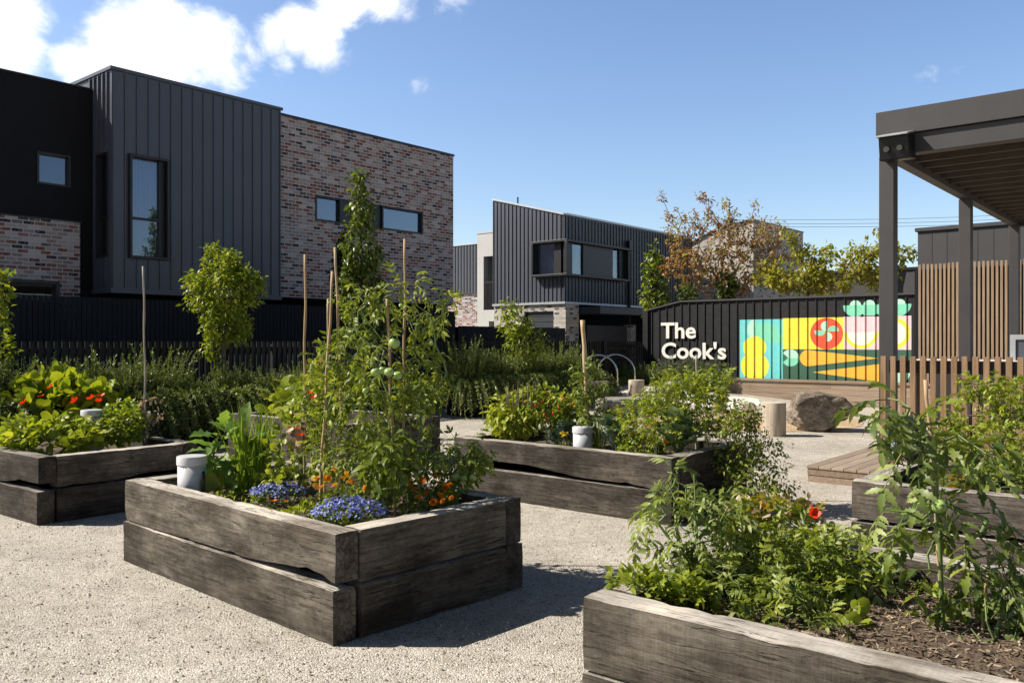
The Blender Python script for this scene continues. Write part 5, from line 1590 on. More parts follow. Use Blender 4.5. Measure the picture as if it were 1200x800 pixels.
rt, att, b_ = mound('basil', 'yellow green ground leaves along the front rim of the foreground bed', 'leafy plant', 365, 5.15, .30, .15, 'l_bright', '', None, 80, 0, 0, 25, (.03, .055), dep=.16)
add_heads(rt, [at(315, 585, 5.5), at(322, 587, 5.45), at(335, 588, 5.3)], 'flower', T_FLO[0], 'f_orange', (.03, .04), 4)
mound('basil', 'scattered seedlings on the mulch below the spring onions', 'leafy plant', 280, 6.0, .20, .08, 'l_bright', '', None, 22, 0, 0, 26, (.03, .05), dep=.12)

# ---- left bed
rt, att, _ = plant('nasturtium', 'mound of big yellow green nasturtium leaves with red flowers at the far left', 'nasturtium', gp(68, 11.3, .46),
                   [eb(68, 475, 11.3, 58, 26, .5, 2.2), eb(60, 455, 11.4, 34, 16, .35, 1.1), eb(110, 470, 11.3, 28, 18, .3, .7), eb(20, 487, 11.2, 22, 16, .3, .6)], n=260, leaf=T_RND, size=(.10, .19), per=3, scatter=.10, mat='l_nast', seed=30, droop=-.1, up=.3, tip=.002, shell=.5, leaf_up=.8)
add_heads(rt, [at(*q) for q in ((28, 472, 10.8), (48, 465, 10.85), (59, 485, 10.75), (60, 453, 10.9), (116, 470, 10.85), (118, 464, 10.9), (88, 470, 10.8), (107, 467, 10.9))], 'flower', T_FLO[0], 'f_red', (.09, .13), 5)
plant('bean_plant', 'low spread of bean leaves along the front of the left bed', 'bean plant', gp(62, 8.2, .45), [eb(55, 512, 8.3, 52, 20, .35, 2.), eb(96, 514, 8.2, 18, 12, .2, .5), eb(20, 508, 8.6, 22, 14, .3, .6)], n=210, leaf=T_TRI + T_BROAD, size=(.07, .13), per=3, scatter=.07, mat=['l_bean', 'l_bright'], seed=31, droop=0, up=.25, tip=.0018, shell=.4)
plant('bean_plant', 'denser clump of bean leaves right of the white tube in the left bed', 'bean plant', gp(142, 8.75, .45), [eb(142, 497, 8.72, 26, 21, .26)], n=150, leaf=T_TRI, size=(.07, .11), per=3, scatter=.06, mat='l_bean', seed=32, droop=.1, up=.15, tip=.0018, shell=.5)
rt, att, _ = plant('dry_stalk', 'dry seed heads and twigs around the lone stake in the left bed', 'dry stalk', gp(174, 8.7, .46), [eb(178, 482, 8.7, 14, 26, .12)], n=16, leaf=T_OVAL, size=(.03, .06), per=3, scatter=.04, mat='l_dry', stem='stem_b', seed=33, tip=.003)

# ---- rear bed
plant('pumpkin_plant', 'wide pumpkin leaves in the rear bed left of the stakes', 'pumpkin plant', gp(365, 11.3, .46), [eb(360, 470, 11.2, 46, 20, .5), eb(395, 462, 11.2, 26, 22, .4)], n=120, leaf=T_RND + T_BROAD, size=(.12, .22), per=2, scatter=.1, mat=['l_bean', 'l_bright'], seed=34, droop=0, up=.2, shell=.4, tip=.003)
plant('pumpkin_plant', 'leafy vine in the rear bed behind the tall tomato', 'pumpkin plant', gp(490, 11.2, .46), [eb(485, 470, 11.2, 28, 16, .4)], n=60, leaf=T_BROAD, size=(.10, .18), per=3, scatter=.1, mat='l_tomato', seed=35, shell=.4, tip=.003)

# ---- middle bed
rt, att, _ = plant('basil', 'bright basil bush with purple flower spikes at the left end of the middle bed', 'basil', gp(603, 9.3, .45), [eb(602, 486, 9.3, 31, 25, .26)], n=170, leaf=T_OVAL, size=(.06, .10), per=5, scatter=.06, mat='l_bright', seed=40, droop=.25, tip=.002, shell=.5)
mbs = MB(); r_ = np.random.default_rng(4); bb_ = np.array(rt.location)
for k in range(14):
    p = at(586 + 44 * r_.uniform(), 468, 8.7 + .4 * r_.uniform()) - bb_; h_ = r_.uniform(.10, .2)
    mbs.tube([p - (0, 0, .08), p + (r_.normal() * .01, 0, h_)], [.007, .004], 5)
mbs.build('flower_spike', M['stem_b'], rt)
rt, att, _ = plant('chilli_plant', 'yellow green chilli bush with small red fruit in the middle bed', 'chilli plant', gp(644, 9.05, .45), [eb(640, 477, 9.05, 30, 24, .24, 1.5), eb(620, 468, 9.2, 16, 18, .15, .5), eb(665, 478, 9.1, 18, 16, .15, .6)], n=170, leaf=T_OVAL, size=(.05, .09), per=5, scatter=.06, mat=['l_bright', 'l_bean'], seed=41, droop=.3, tip=.002, shell=.4)
add_fruit(rt, [at(*q) for q in ((617, 470, 8.95), (635, 471, 8.85), (638, 485, 8.8), (641, 489, 8.8), (648, 484, 8.8), (660, 467, 8.9), (628, 475, 8.8), (647, 467, 8.85), (671, 474, 8.95), (655, 478, 8.85), (642, 462, 8.9))], (.020, .028), FC, 'chilli', 2.0, 3)
for k, (px, Y, sz, lab) in enumerate(((668, 9.0, .26, 'silvery kale left of the spring onions in the middle bed'), (723, 8.5, .28, 'silvery kale right of the spring onions in the middle bed'), (795, 8.1, .34, 'large dark silvery artichoke leaves near the right end of the middle bed'), (655, 8.85, .16, 'small silvery kale leaning over the rim left of the white tube'))):
    z_ = .45; base = gp(px, Y, z_)
    root = thing('kale', lab, 'kale', base, 0, 'silvery kale in the middle bed')
    r_ = np.random.default_rng(60 + k); n_ = 14; a_ = r_.uniform(0, 6.28, n_)
    O = np.stack([.03 * np.cos(a_), .03 * np.sin(a_), r_.uniform(.03, .16, n_)], 1); D = np.stack([np.cos(a_) * .7, np.sin(a_) * .7, r_.uniform(.6, 1.7, n_)], 1)
    mb = MB()
    for li in (0, 1):
        s_ = np.arange(n_) % 2 == li; mb.inst(T_KALE[li], O[s_], D[s_], np.stack([-np.cos(a_[s_]), -np.sin(a_[s_]), np.ones(s_.sum())], 1), sz * r_.uniform(1.0, 1.6, s_.sum()))
    mb.build('foliage', M['l_kale'], root, smooth=True)
    mb = MB(); mb.tube([(0, 0, 0), (0, 0, .15)], .016, 7); mb.build('stem', M['stem_g'], root, smooth=True)
blade_clump('spring_onion', 'thin spring onions beside the white tube in the middle bed', 'spring onions', gp(699, 8.62, .45), 40, .52, .16, seed=5)
rt, att, _ = plant('tomato_plant', 'small tomato tied up the thick timber stake in the middle bed', 'tomato plant', gp(690, 8.72, .45), [eb(691, 448, 8.7, 17, 22, .12, 1.), eb(690, 478, 8.7, 12, 18, .1, .5)], n=60, leaf=T_TOMS, size=(.08, .14), per=2, scatter=.03, mat='l_tomato', seed=42, tip=.0022)
rt, att, b_ = mound('marigold', 'dark red marigolds low in the middle bed between kale and leafy mass', 'marigold', 752, 8.2, .20, .26, 'l_bean', '', None, 70, 0, 0, 43, (.04, .07))
add_heads(rt, [at(*q) for q in ((745, 497, 8.1), (751, 496, 8.1), (762, 499, 8.0), (742, 507, 8.05), (758, 516, 7.95), (780, 518, 7.8))], 'flower', T_POM[0], 'f_orange', (.04, .055), 6)
rt, att, b_ = mound('marigold', 'tiny yellow marigold just left of the white tube in the middle bed', 'marigold', 661, 8.78, .08, .06, 'l_bright', '', None, 12, 0, 0, 44, (.03, .05))
add_heads(rt, [at(*q) for q in ((659, 508, 8.72), (664, 508, 8.72), (661, 511, 8.68))], 'flower', T_POM[1], 'f_yellow', (.05, .07), 7)
rt, att, _ = plant('parsley', 'big loose yellow green leafy mass at the right half of the middle bed', 'leafy plant', gp(780, 8.05, .45),
                   [eb(768, 498, 8.15, 42, 28, .35, 2.), eb(745, 490, 8.3, 24, 24, .25, .8), eb(812, 480, 8.2, 34, 34, .35, 2.), eb(800, 455, 8.2, 30, 22, .25, 1.), eb(835, 455, 8.2, 24, 20, .22, .8), eb(775, 465, 8.2, 22, 16, .2, .5), eb(848, 490, 8.0, 22, 24, .25, .8)],
                   n=420, leaf=T_TRI + T_FINE + T_TOMS, size=(.05, .10), per=4, scatter=.06, mat=['l_bright', 'l_bean', 'l_tomato_y'], seed=45, droop=.0, up=.15, tip=.0018, pipe=.36, shell=.2)
plant('bolting_stem', 'tall thin bolting stem with a yellow flower above the middle bed', 'flower stalk', gp(767, 8.4, .45), [eb(767, 440, 8.4, 5, 22, .04), eb(772, 430, 8.4, 4, 6, .03)], n=7, leaf=T_OVAL, size=(.03, .06), per=1, scatter=.01, mat='l_bright', seed=46, tip=.003)
# trailing shrub over the end of the middle bed
plant('trailing_shrub', 'loose trailing shrub spilling to the gravel over the right end of the middle bed', 'shrub', tuple(inbed('middle', 1.0, .10, .50)),
      [eb(862, 535, 8.0, 30, 30, .3, 1.4), eb(875, 565, 7.9, 34, 30, .32, 1.6), eb(900, 525, 8.1, 26, 22, .25, .8), eb(862, 490, 8.1, 26, 18, .2, .7), eb(870, 595, 7.8, 40, 16, .3, .9), eb(915, 560, 7.9, 18, 26, .2, .5), eb(880, 488, 8.2, 14, 22, .15, .3)],
      n=330, leaf=T_DIA + T_OVAL, size=(.028, .052), per=9, scatter=.085, mat=['l_tomato', 'l_bean'], stem='stem_b', seed=47, hang=.48, droop=.2, tip=.0016, pipe=.36, shell=.2)

# ---- near bed
rt, att, _ = plant('tomato_plant', 'young tomato leaning out over the left corner of the near bed', 'tomato plant', gp(818, 3.75, .45), [eb(795, 560, 3.95, 22, 14, .10, .5), eb(795, 600, 3.9, 42, 24, .15, 1.4), eb(842, 610, 3.9, 36, 26, .16, 1.4), eb(760, 615, 3.9, 16, 10, .08, .3), eb(800, 635, 3.8, 26, 22, .12, .7), eb(850, 575, 4.0, 18, 12, .1, .3)],
                   n=95, leaf=T_TOM, size=(.09, .155), per=1, scatter=.02, mat=['l_tomato', 'l_near'], seed=50, droop=.35, tip=.0028, pipe=.38, rmax=.010, step=.07, shell=.05)
rt, att, _ = plant('tomato_plant', 'sprawling fine leaved tomato filling the left half of the near bed', 'tomato plant', gp(905, 3.95, .45),
                   [eb(900, 650, 4.0, 66, 34, .34, 2.4), eb(960, 655, 4.0, 52, 32, .32, 1.8), eb(880, 690, 3.7, 70, 26, .28, 2.), eb(840, 675, 3.7, 40, 22, .2, 1.), eb(1000, 668, 3.9, 36, 22, .2, .9), eb(940, 630, 4.15, 50, 14, .25, 1.0), eb(930, 715, 3.5, 56, 18, .2, .9)],
                   n=620, leaf=T_TOM + T_FINE, size=(.075, .14), per=1, scatter=.03, mat=['l_tomato', 'l_tomato_y', 'l_near'], seed=51, droop=.15, up=.15, tip=.002, pipe=.36, rmax=.010, shell=.2)
plant('celery', 'low bright celery leaves spilling over the near bed corner', 'leafy plant', gp(757, 3.55, .50), [eb(750, 688, 3.55, 34, 14, .12, 1.3), eb(795, 690, 3.55, 26, 16, .12, 1.)], n=110, leaf=LF2 + T_TRI, size=(.045, .08), per=3, scatter=.03, mat=['l_tomato_y', 'l_bean'], seed=52, droop=.1, up=.3, tip=.002)
rt, att, _ = plant('nasturtium', 'fading nasturtium with yellow and tan leaves behind the sprawling tomato in the near bed', 'nasturtium', gp(880, 4.35, .46), [eb(876, 606, 4.25, 32, 20, .15, 1.4), eb(920, 598, 4.35, 42, 10, .15, 1.)], n=105, leaf=T_RND + T_OVAL, size=(.025, .05), per=4, scatter=.045, mat=['l_yellow', 'l_yellow', 'l_dry', 'l_bright'], seed=53, droop=0, up=.2, tip=.0015)
add_heads(rt, [at(892, 593, 4.2)], 'flower', T_FLO[0], 'f_amber', (.05, .055), 8)
rt2 = rt
add_heads(rt2, [at(953, 598, 4.05), at(955, 602, 4.04)], 'flower', T_FLO[0], 'f_red', (.055, .065), 9, toward=(1.1, .3, 0))
add_heads(rt2, [at(965, 612, 4.25), at(975, 613, 4.25)], 'seed_head', T_POM[0], 'f_white', (.03, .035), 10)
# large leaved tomato close to the camera
Yn = 3.45
rt, att, _ = plant('tomato_plant', 'large leaved tomato on a bamboo stake, closest to the camera on the right', 'tomato plant', (at(1103, 700, Yn)[0], Yn, .45),
                   [eb(1050, 478, Yn, 24, 16, .08, .9), eb(1080, 515, Yn, 54, 24, .14, 1.4), eb(1130, 530, Yn, 44, 24, .16, .9), eb(1030, 535, Yn, 12, 22, .06, .3), eb(1105, 560, Yn, 26, 36, .10, .8), eb(1075, 600, Yn, 44, 18, .12, .8), eb(1120, 625, Yn, 44, 30, .14, 1.6), eb(1150, 600, Yn, 40, 22, .12, .7), eb(1165, 650, Yn, 34, 26, .12, 1.), eb(1120, 670, Yn, 40, 22, .12, .7)],
                   n=64, leaf=T_TOM, size=(.15, .23), per=1, scatter=.02, mat=['l_tomato_d', 'l_tomato_d', 'l_tomato', 'l_near'], seed=54, droop=.4, out=1., rand=.5, tip=.0035, pipe=.36, rmax=.010, step=.06, shell=.1,
                   start=[at(1104, 735, Yn), at(1103, 690, Yn), at(1101, 640, Yn), at(1098, 590, Yn), at(1096, 545, Yn), at(1088, 510, Yn)])
add_fruit(rt, [at(1100, 593, 3.36)], .058, FT, seed=8); add_fruit(rt, [at(1105, 531, 3.4), at(1078, 592, 3.4)], .022, FT, seed=9)
rt, att, _ = plant('tomato_plant', 'second large tomato shoot at the right edge of the near bed', 'tomato plant', (at(1165, 760, 3.3)[0], 3.3, .45), [eb(1165, 700, 3.35, 34, 26, .12, 1.), eb(1190, 670, 3.3, 30, 26, .12, .9), eb(1165, 745, 3.2, 30, 16, .1, .5)], n=22, leaf=T_TOM, size=(.13, .21), per=1, scatter=.02, mat='l_tomato_d', seed=55, droop=.45, tip=.003, step=.06, rmax=.008)
plant('seedling', 'pair of small lettuce seedlings on the mulch of the near bed', 'seedling', gp(1085, 3.85, .46), [eb(1078, 700, 3.85, 12, 10, .05), eb(1098, 708, 3.75, 8, 8, .04)], n=26, leaf=T_TRI, size=(.04, .06), per=1, scatter=.02, mat='l_bean', seed=56, droop=0, up=.3, tip=.0015)
plant('seedling', 'single bright leaf plant on the mulch at the front of the near bed', 'seedling', gp(1005, 3.45, .46), [eb(1003, 730, 3.45, 10, 5, .04)], n=6, leaf=T_RND, size=(.06, .08), per=1, scatter=.02, mat='l_bean', seed=57, droop=0, up=.3, tip=.0015)

# ---- right bed
rt, att, _ = plant('lavender', 'pale lilac lavender clump at the left end of the right bed', 'lavender', gp(1062, 6.7, .46), [eb(1062, 518, 6.7, 18, 26, .14)], n=90, leaf=T_NEED, size=(.06, .11), per=8, scatter=.05, mat='l_rose_grey', seed=58, droop=-.3, up=.5, tip=.0018)
b_ = np.array(rt.location); stuff_flowers(rt, b_, .13, .12, .46, 200, 'f_lilac', T_TINY[0], (.02, .035), 3)
rt, att, b_ = mound('marigold', 'orange marigolds glowing between the leaves of the right bed', 'marigold', 1122, 6.35, .16, .22, 'l_tomato', '', None, 40, 0, 0, 59, (.04, .07), leaf=T_FINE)
add_heads(rt, [at(*q) for q in ((1114, 561, 6.2), (1122, 557, 6.25), (1128, 566, 6.15), (1136, 571, 6.1), (1127, 573, 6.05), (1133, 562, 6.2), (1121, 567, 6.1), (1117, 572, 6.05))], 'flower', T_POM[0], 'f_amber', (.05, .075), 11)
plant('tomato_plant', 'pale fine leaved tomato climbing in front of the balustrade at the right edge', 'tomato plant', gp(1170, 6.6, .46), [eb(1180, 470, 6.7, 26, 30, .2, 1.), eb(1160, 520, 6.6, 40, 34, .3, 1.8), eb(1195, 510, 6.6, 24, 44, .25, 1.3), eb(1130, 520, 6.7, 26, 30, .2, .8), eb(1105, 500, 6.9, 28, 24, .2, .6), eb(1150, 455, 6.8, 30, 10, .15, .4)], n=260, leaf=T_TOMS + T_TRI, size=(.06, .11), per=3, scatter=.06, mat=['l_tomato_y', 'l_bright', 'l_bean'], seed=60, droop=.1, tip=.0018, pipe=.34, shell=.1)
plant('rocket_plant', 'low mixed leaves along the rim of the right bed', 'leafy plant', gp(1165, 6.1, .46), [eb(1165, 560, 6.0, 46, 16, .2)], n=70, leaf=LF2, size=(.08, .15), per=2, scatter=.05, mat=['l_tomato', 'l_tomato_d'], seed=61, droop=0, up=.3, tip=.0016)
rt, att, _ = plant('bolting_stem', 'thin reddish bolting stem with tiny pale flowers in front of the balustrade', 'flower stalk', gp(1143, 6.75, .46), [eb(1135, 440, 6.75, 22, 14, .12, 1.), eb(1143, 480, 6.75, 8, 30, .05, .8)], n=14, leaf=T_OVAL, size=(.02, .04), per=1, scatter=.02, mat='l_bean', stem='stem_b', seed=62, tip=.0022)
add_heads(rt, [p for p in att[:9]], 'flower', T_FLO[0], 'f_white', (.02, .035), 12)

# ---- rosemary hedge in black planters
def rosemary_mesh(seed, kind, n=185, mat='l_rose', L=(.36, .74)):
    r_ = np.random.default_rng(seed); mb = MB(); ms = MB()
    for k in range(n):
        a_ = r_.uniform(0, 6.28); q = math.sqrt(r_.uniform())
        o = np.array([.50 * q * math.cos(a_), .36 * q * math.sin(a_), 0.])
        l = r_.uniform(*L)
        if kind == 'up':
            d = np.array([math.cos(a_) * q * .30, math.sin(a_) * q * .30, 1.]) + r_.normal(size=3) * .10; sag = .04; l *= (1.35 if k % 5 == 0 else .85)
        else:
            d = np.array([math.cos(a_) * .5, -.9 + .4 * r_.normal(), .35]); l *= 1.25; sag = 1.15
        d /= np.linalg.norm(d)
        ts = np.linspace(0, 1, 7); side = r_.normal(size=3) * .08
        pts = np.array([o + d * l * t + side * l * t * t + np.array([0, 0, -sag * l * t * t]) for t in ts])
        ms.tube(pts, [.005, .002], 3, caps=False)
        m = int(l * 115)
        tt = r_.uniform(.12, 1, m) ; seg = np.clip((tt * 6).astype(int), 0, 5); fr = tt * 6 - seg
        P = pts[seg] + (pts[seg + 1] - pts[seg]) * fr[:, None]
        T = pts[seg + 1] - pts[seg]; T /= np.linalg.norm(T, axis=1, keepdims=True)
        rd = r_.normal(size=(m, 3)); D = T * .75 + rd * .55
        mb.inst(T_NEED[0], P, D, r_.normal(size=(m, 3)), r_.uniform(.045, .08, m) * (1.15 - .4 * tt))
    a = mb.mesh('foliage'); a.materials.append(M[mat]); b = ms.mesh('stem'); b.materials.append(M['stem_b'])
    return a, b


ROS = {'up': [rosemary_mesh(s, 'up') for s in (1, 2, 3)], 'trail': [rosemary_mesh(s, 'trail', 190) for s in (4, 5)], 'grey': [rosemary_mesh(s, 'up', 200, 'l_rose_grey', (.3, .55)) for s in (6, 7)]}
for v_ in ROS.values():
    for a, b in v_: pass
CNT = [0]


def rosemary(kind, p, z, sc, label, group):
    r_ = random
    lst = ROS[kind]; a, b = lst[CNT[0] % len(lst)]; CNT[0] += 1
    t = thing('rosemary_shrub', label, 'rosemary', (p[0], p[1], z), (ANG if kind != 'trail' else ANG) + r_.uniform(-.5, .5) + (math.pi if kind == 'up' and r_.random() < .5 else 0), group)
    t.scale = (sc * r_.uniform(.92, 1.1), sc * r_.uniform(.9, 1.1), sc * r_.uniform(.88, 1.12))
    for nm_, me in (('foliage', a), ('stem', b)):
        o = bpy.data.objects.new(nm_, me); COL.objects.link(o); o.parent = t
    return t


def planter(label, t0, t1, off, w=.75, z=.86):
    """steel planter along the picket fence; t measured from its right end"""
    o = fpt(t1, off + w)
    t = thing('steel_planter', label, 'planter', (o[0], o[1], 0), ANG)
    mb = MB(); L_ = t1 - t0
    mb.box(0, L_, 0, .02, 0, z); mb.box(0, L_, w - .02, w, 0, z); mb.box(0, .02, .021, w - .021, 0, z); mb.box(L_ - .02, L_, .021, w - .021, 0, z)
    mb.build('side_panel', M['black_wall'], t)
    mb = MB(); mb.box(.021, L_ - .021, .021, w - .021, z - .15, z - .06); mb.build('soil', M['soil'], t)
    return t


planter('long black planter under the left rosemary hedge, its bare end showing beside the round tree', 12.55, 24.9, .55)
planter('black planter hidden under the rosemary behind the middle bed', 4.9, 9.6, .55)
GL, GC = 'rosemary shrubs of the left hedge', 'rosemary shrubs of the hedge behind the middle bed'
for k in range(17):
    tt = 24.2 - k * .66
    p = fpt(tt, .93 + random.uniform(-.08, .08))
    rosemary('up', p, .72, random.uniform(.66, .95) * (1.0 if k < 13 else .68), 'upright rosemary shrub in the left hedge before the picket fence', GL)
for k in range(14):
    tt = 24.0 - k * .80
    if 12.6 < tt < 13.5: continue
    rosemary('trail', fpt(tt, 1.12), .80, random.uniform(.85, 1.05), 'trailing rosemary hanging over the front of the left planter', 'trailing rosemary over the left planter')
for k in range(8):
    tt = 9.3 - k * .58
    rosemary('up', fpt(tt, .95 + random.uniform(-.08, .08)), .76, random.uniform(.72, .98), 'upright rosemary shrub in the hedge behind the middle bed', GC)
for k in range(6):
    rosemary('trail', fpt(9.2 - k * .78, 1.12), .80, random.uniform(.9, 1.1), 'trailing rosemary hanging over the planter behind the middle bed', 'trailing rosemary over the middle planter')
for k, (px, Y) in enumerate(((340, 15.4), (362, 15.8), (322, 15.0), (345, 16.2))):
    p = at(px, 400, Y); rosemary('grey', p, .42, .95, 'soft grey green shrub left of the crossing stakes, behind the rear bed', 'soft shrubs behind the rear bed')
for k, (px, Y) in enumerate(((656, 22.0), (668, 22.4), (645, 21.6))):
    p = at(px, 400, Y); rosemary('grey', p, float(gz(p[0], Y)), 1.05, 'low grey shrub between the rosemary hedge and the steel hoops', 'low shrubs beside the steel hoops')
for k in range(9):
    s_ = -.4 + k * .24; p = np.array(ML) + s_ * np.array([.766, -.643]) - .45 * AX[:2]
    q = at(780 + k * 12.5, 400, 22.6 - .16 * k)
    rosemary('grey', p if k % 2 else p - .25 * AX[:2], .42, random.uniform(.8, 1.0) * (.8 if k > 6 else 1) * (.85 if k < 3 else 1.15), 'grey green rosemary in front of The Cook\'s lettering', 'rosemary under the lettering')
for k in range(7):
    p = np.array(ML) + (-1.5 + k * .42) * np.array([.766, -.643]) - .85 * AX[:2]
    rosemary('up', p, float(gz(p[0], p[1])) + .05, random.uniform(.5, .65), 'dark rosemary at the foot of The Cook\'s lettering', 'dark rosemary under the lettering')
for k in range(4):
    p = np.array((-6.9, 10.6)) + k * .55 * AX[:2] + (0, .9)
    rosemary('grey', (p[0], p[1]), .55, 1.05, 'grey rosemary at the far left edge behind the nasturtiums', 'grey rosemary at the left edge')
# dry leaf litter on the gravel
r_ = np.random.default_rng(12); n_ = 420
Yv = 3. + 12 * r_.uniform(0, 1, n_) ** 1.4; Xv = r_.uniform(-.64, .64, n_) * Yv; th = r_.uniform(0, 6.28, n_)
mb = MB(); mb.inst(T_DIA[0], np.stack([Xv, Yv, np.full(n_, .006)], 1), np.stack([np.cos(th), np.sin(th), r_.normal(size=n_) * .12], 1), np.stack([r_.normal(size=n_) * .25, r_.normal(size=n_) * .25, np.ones(n_)], 1), r_.uniform(.012, .035, n_))
struct(mb.build('leaf_litter', M['litter']), 'stuff')
# grass strip and kerb below the gate
p0 = fpt(3.6, .35)
gr = MB(); r_ = np.random.default_rng(8); n_ = 2600
u = r_.uniform(0, 3.9, n_); w_ = r_.uniform(0, .45, n_)
P = np.stack([p0[0] + u * AX[0] - w_ * BX[0], p0[1] + u * AX[1] - w_ * BX[1], np.zeros(n_)], 1); P[:, 2] = gz(P[:, 0], P[:, 1])
gr.inst(T_BLADE[1], P, np.stack([r_.normal(size=n_) * .4, r_.normal(size=n_) * .4, np.ones(n_)], 1), r_.normal(size=(n_, 3)), r_.uniform(.12, .3, n_))
struct(gr.build('grass', M['l_grass'], smooth=True), 'stuff')

# ---- trees
def tree(name, label, base, blobs, n, leaf, size, per, scatter, mat, stem, seed, start, tip=.005, pipe=.42, droop=.25, shell=.3, step=.22, cat='tree', group=None, out=.7, rand=.7, bow=.1):
    return plant(name, label, cat, base, blobs, n, leaf, size, per, scatter, mat, stem, tip, pipe, droop, out, rand, 0., seed, group, start, step, shell, ('trunk', 'crown'), 6, bow=bow)


# round citrus
Yc = 14.0; b0 = np.array(gp(262, Yc, .70))
tree('citrus_tree', 'small round bright green tree in front of the steel clad bay', b0,
     [eb(262, 345, Yc, 42, 38, .55, 2.6), eb(262, 318, Yc, 20, 26, .3, .8), eb(236, 332, Yc, 18, 18, .3, .6), eb(292, 335, Yc, 16, 18, .25, .5), eb(262, 378, Yc, 26, 24, .34, 1.), eb(252, 405, Yc, 12, 18, .16, .3), eb(283, 385, Yc, 14, 16, .18, .3), eb(247, 296, Yc, 5, 10, .08, .12)],
     360, T_DIA, (.06, .105), 14, .13, 'l_citrus', 'bark', 70, [b0, at(262, 440, Yc), at(261, 420, Yc), at(262, 400, Yc)], tip=.004, shell=.25)
# columnar pear
Yp = 18.2; b0 = np.array(gp(425, Yp, .0))
tree('columnar_pear', 'tall narrow columnar tree with glossy leaves before the brick wall', b0,
     [eb(428, 350, Yp, 24, 46, .42, 2.6), eb(424, 290, Yp, 20, 40, .36, 1.8), eb(424, 245, Yp, 12, 28, .22, .7), eb(421, 216, Yp, 5, 14, .10, .18), eb(432, 385, Yp, 26, 30, .44, 1.6), eb(412, 330, Yp, 14, 20, .26, .5)],
     330, T_OVAL + T_DIA, (.10, .16), 10, .17, ['l_pear', 'l_pear', 'l_tomato'], 'bark', 71, [b0] + [at(425 - k * .3, 440 - k * 24, Yp) for k in range(0, 9)], tip=.005, shell=.35, droop=.5)
Yp = 20.5; b0 = np.array(gp(404, Yp, .0))
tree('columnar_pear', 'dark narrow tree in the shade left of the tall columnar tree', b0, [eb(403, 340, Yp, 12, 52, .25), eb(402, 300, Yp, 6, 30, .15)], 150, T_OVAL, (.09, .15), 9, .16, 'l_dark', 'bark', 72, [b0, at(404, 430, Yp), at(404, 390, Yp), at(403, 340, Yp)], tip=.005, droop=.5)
# young tree beside the hedge
Ys = 19.6; b0 = np.array(gp(612, Ys, .6))
tree('young_tree', 'small loose bright tree rising from the rosemary before the garage', b0, [eb(605, 378, Ys, 18, 18, .35, 1.), eb(612, 400, Ys, 26, 18, .42, 1.2), eb(632, 402, Ys, 12, 8, .2, .3), eb(596, 362, Ys, 10, 10, .2, .35), eb(606, 425, Ys, 18, 12, .3, .5)], 120, T_DIA, (.08, .14), 9, .17, 'l_citrus', 'bark', 73, [b0, at(612, 430, Ys), at(611, 415, Ys)], tip=.004)
# slender tree beside the centre house
Yq = 28.2; b0 = np.array(gp(769, Yq, .0))
tree('columnar_pear', 'slender columnar tree at the right end of the centre townhouse', b0, [eb(768, 350, Yq, 13, 26, .35, 1.6), eb(767, 318, Yq, 10, 20, .28, .8), eb(766, 296, Yq, 4, 10, .12, .2), eb(772, 368, Yq, 12, 14, .3, .6)], 150, T_OVAL + T_DIA, (.12, .20), 9, .24, ['l_pear', 'l_citrus'], 'bark', 74, [b0, at(769, 400, Yq), at(768, 360, Yq), at(767, 320, Yq)], tip=.006)
# autumn crepe myrtle
Yb = 26.6; b0 = np.array(gp(838, Yb, .2))
rt, att, _ = tree('crepe_myrtle', 'multi stemmed autumn tree with brown leaves and cream tips behind the mural wall', b0,
     [eb(830, 290, Yb, 52, 36, 1.1, 2.4), eb(870, 310, Yb, 50, 30, 1.1, 2.), eb(800, 262, Yb, 28, 18, .6, .6), eb(845, 252, Yb, 30, 16, .6, .5), eb(890, 275, Yb, 34, 20, .7, .8), eb(910, 302, Yb, 26, 16, .6, .6), eb(805, 315, Yb, 30, 22, .7, .9), eb(850, 335, Yb, 34, 14, .7, .7), eb(773, 231, Yb, 6, 3, .12, .05), eb(884, 243, Yb, 7, 4, .12, .06), eb(826, 234, Yb, 6, 5, .12, .06)],
     440, T_DIA, (.085, .15), 10, .18, ['l_brown', 'l_brown', 'l_brown', 'l_yellow'], 'bark_pale', 75, [b0, at(838, 385, Yb), at(838, 362, Yb)], tip=.007, pipe=.40, shell=.1, step=.3, bow=.06)
r_ = np.random.default_rng(6); hi = att[att[:, 2] > np.percentile(att[:, 2], 66)]
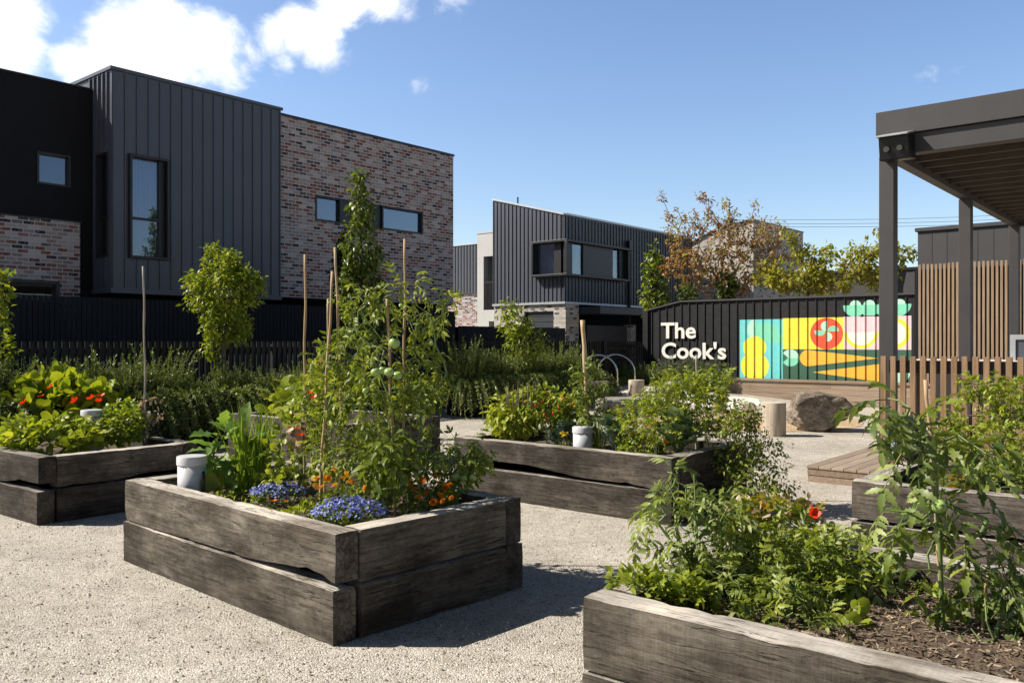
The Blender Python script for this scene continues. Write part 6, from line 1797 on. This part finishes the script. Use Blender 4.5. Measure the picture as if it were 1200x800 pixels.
src = hi[r_.integers(0, len(hi), 620)] + r_.normal(size=(620, 3)) * .10 - b0
mb = MB(); mb.inst(T_DIA[0], src, r_.normal(size=(620, 3)) + (0, 0, .5), r_.normal(size=(620, 3)), r_.uniform(.06, .11, 620)); struct(mb.build('blossom', M['l_cream'], rt), 'stuff')
b0 = np.array(gp(855, 26.0, 1.5)); tree('climber_bush', 'green upright bush among the stems of the autumn tree', np.array(gp(850, 26.2, .2)), [eb(852, 338, 26.2, 9, 18, .25), eb(806, 346, 26.2, 7, 12, .2)], 60, T_OVAL, (.12, .2), 8, .2, 'l_pear', 'bark', 76, None, cat='bush')
# yellowing tree
Yy = 25.4; b0 = np.array(gp(944, Yy, .2))
tree('yellowing_tree', 'wide airy tree with yellow green leaves behind the tomato of the mural', b0,
     [eb(930, 328, Yy, 46, 12, .8, 1.4), eb(955, 300, Yy, 26, 16, .6, .8), eb(985, 318, Yy, 50, 18, .9, 1.8), eb(1030, 322, Yy, 30, 14, .6, .8), eb(905, 315, Yy, 14, 10, .4, .3), eb(1010, 295, Yy, 34, 9, .6, .6), eb(1055, 300, Yy, 20, 14, .4, .4), eb(1030, 272, Yy, 4, 4, .1, .05), eb(925, 280, Yy, 8, 10, .2, .15), eb(960, 335, Yy, 60, 8, .8, .8)],
     380, T_DIA + T_OVAL, (.11, .20), 9, .19, ['l_yellow', 'l_bright', 'l_yellow'], 'bark_pale', 77, [b0, at(944, 380, Yy), at(944, 350, Yy)], tip=.006, pipe=.40, shell=.1, step=.3)
# sapling at the left edge
Ye = 11.9; b0 = np.array(gp(-22, Ye, .5))
tree('citrus_tree', 'bright leafy sapling cut by the left edge of the view', b0, [eb(-6, 420, Ye, 20, 34, .3, 1.2), eb(-8, 340, Ye, 14, 40, .25, .9), eb(-22, 380, Ye, 30, 60, .35, 1.6), eb(6, 440, Ye, 10, 12, .12, .3)], 110, T_DIA, (.08, .14), 7, .12, 'l_citrus', 'bark', 78, [b0, at(-22, 480, Ye), at(-20, 430, Ye), at(-18, 370, Ye)], tip=.004)
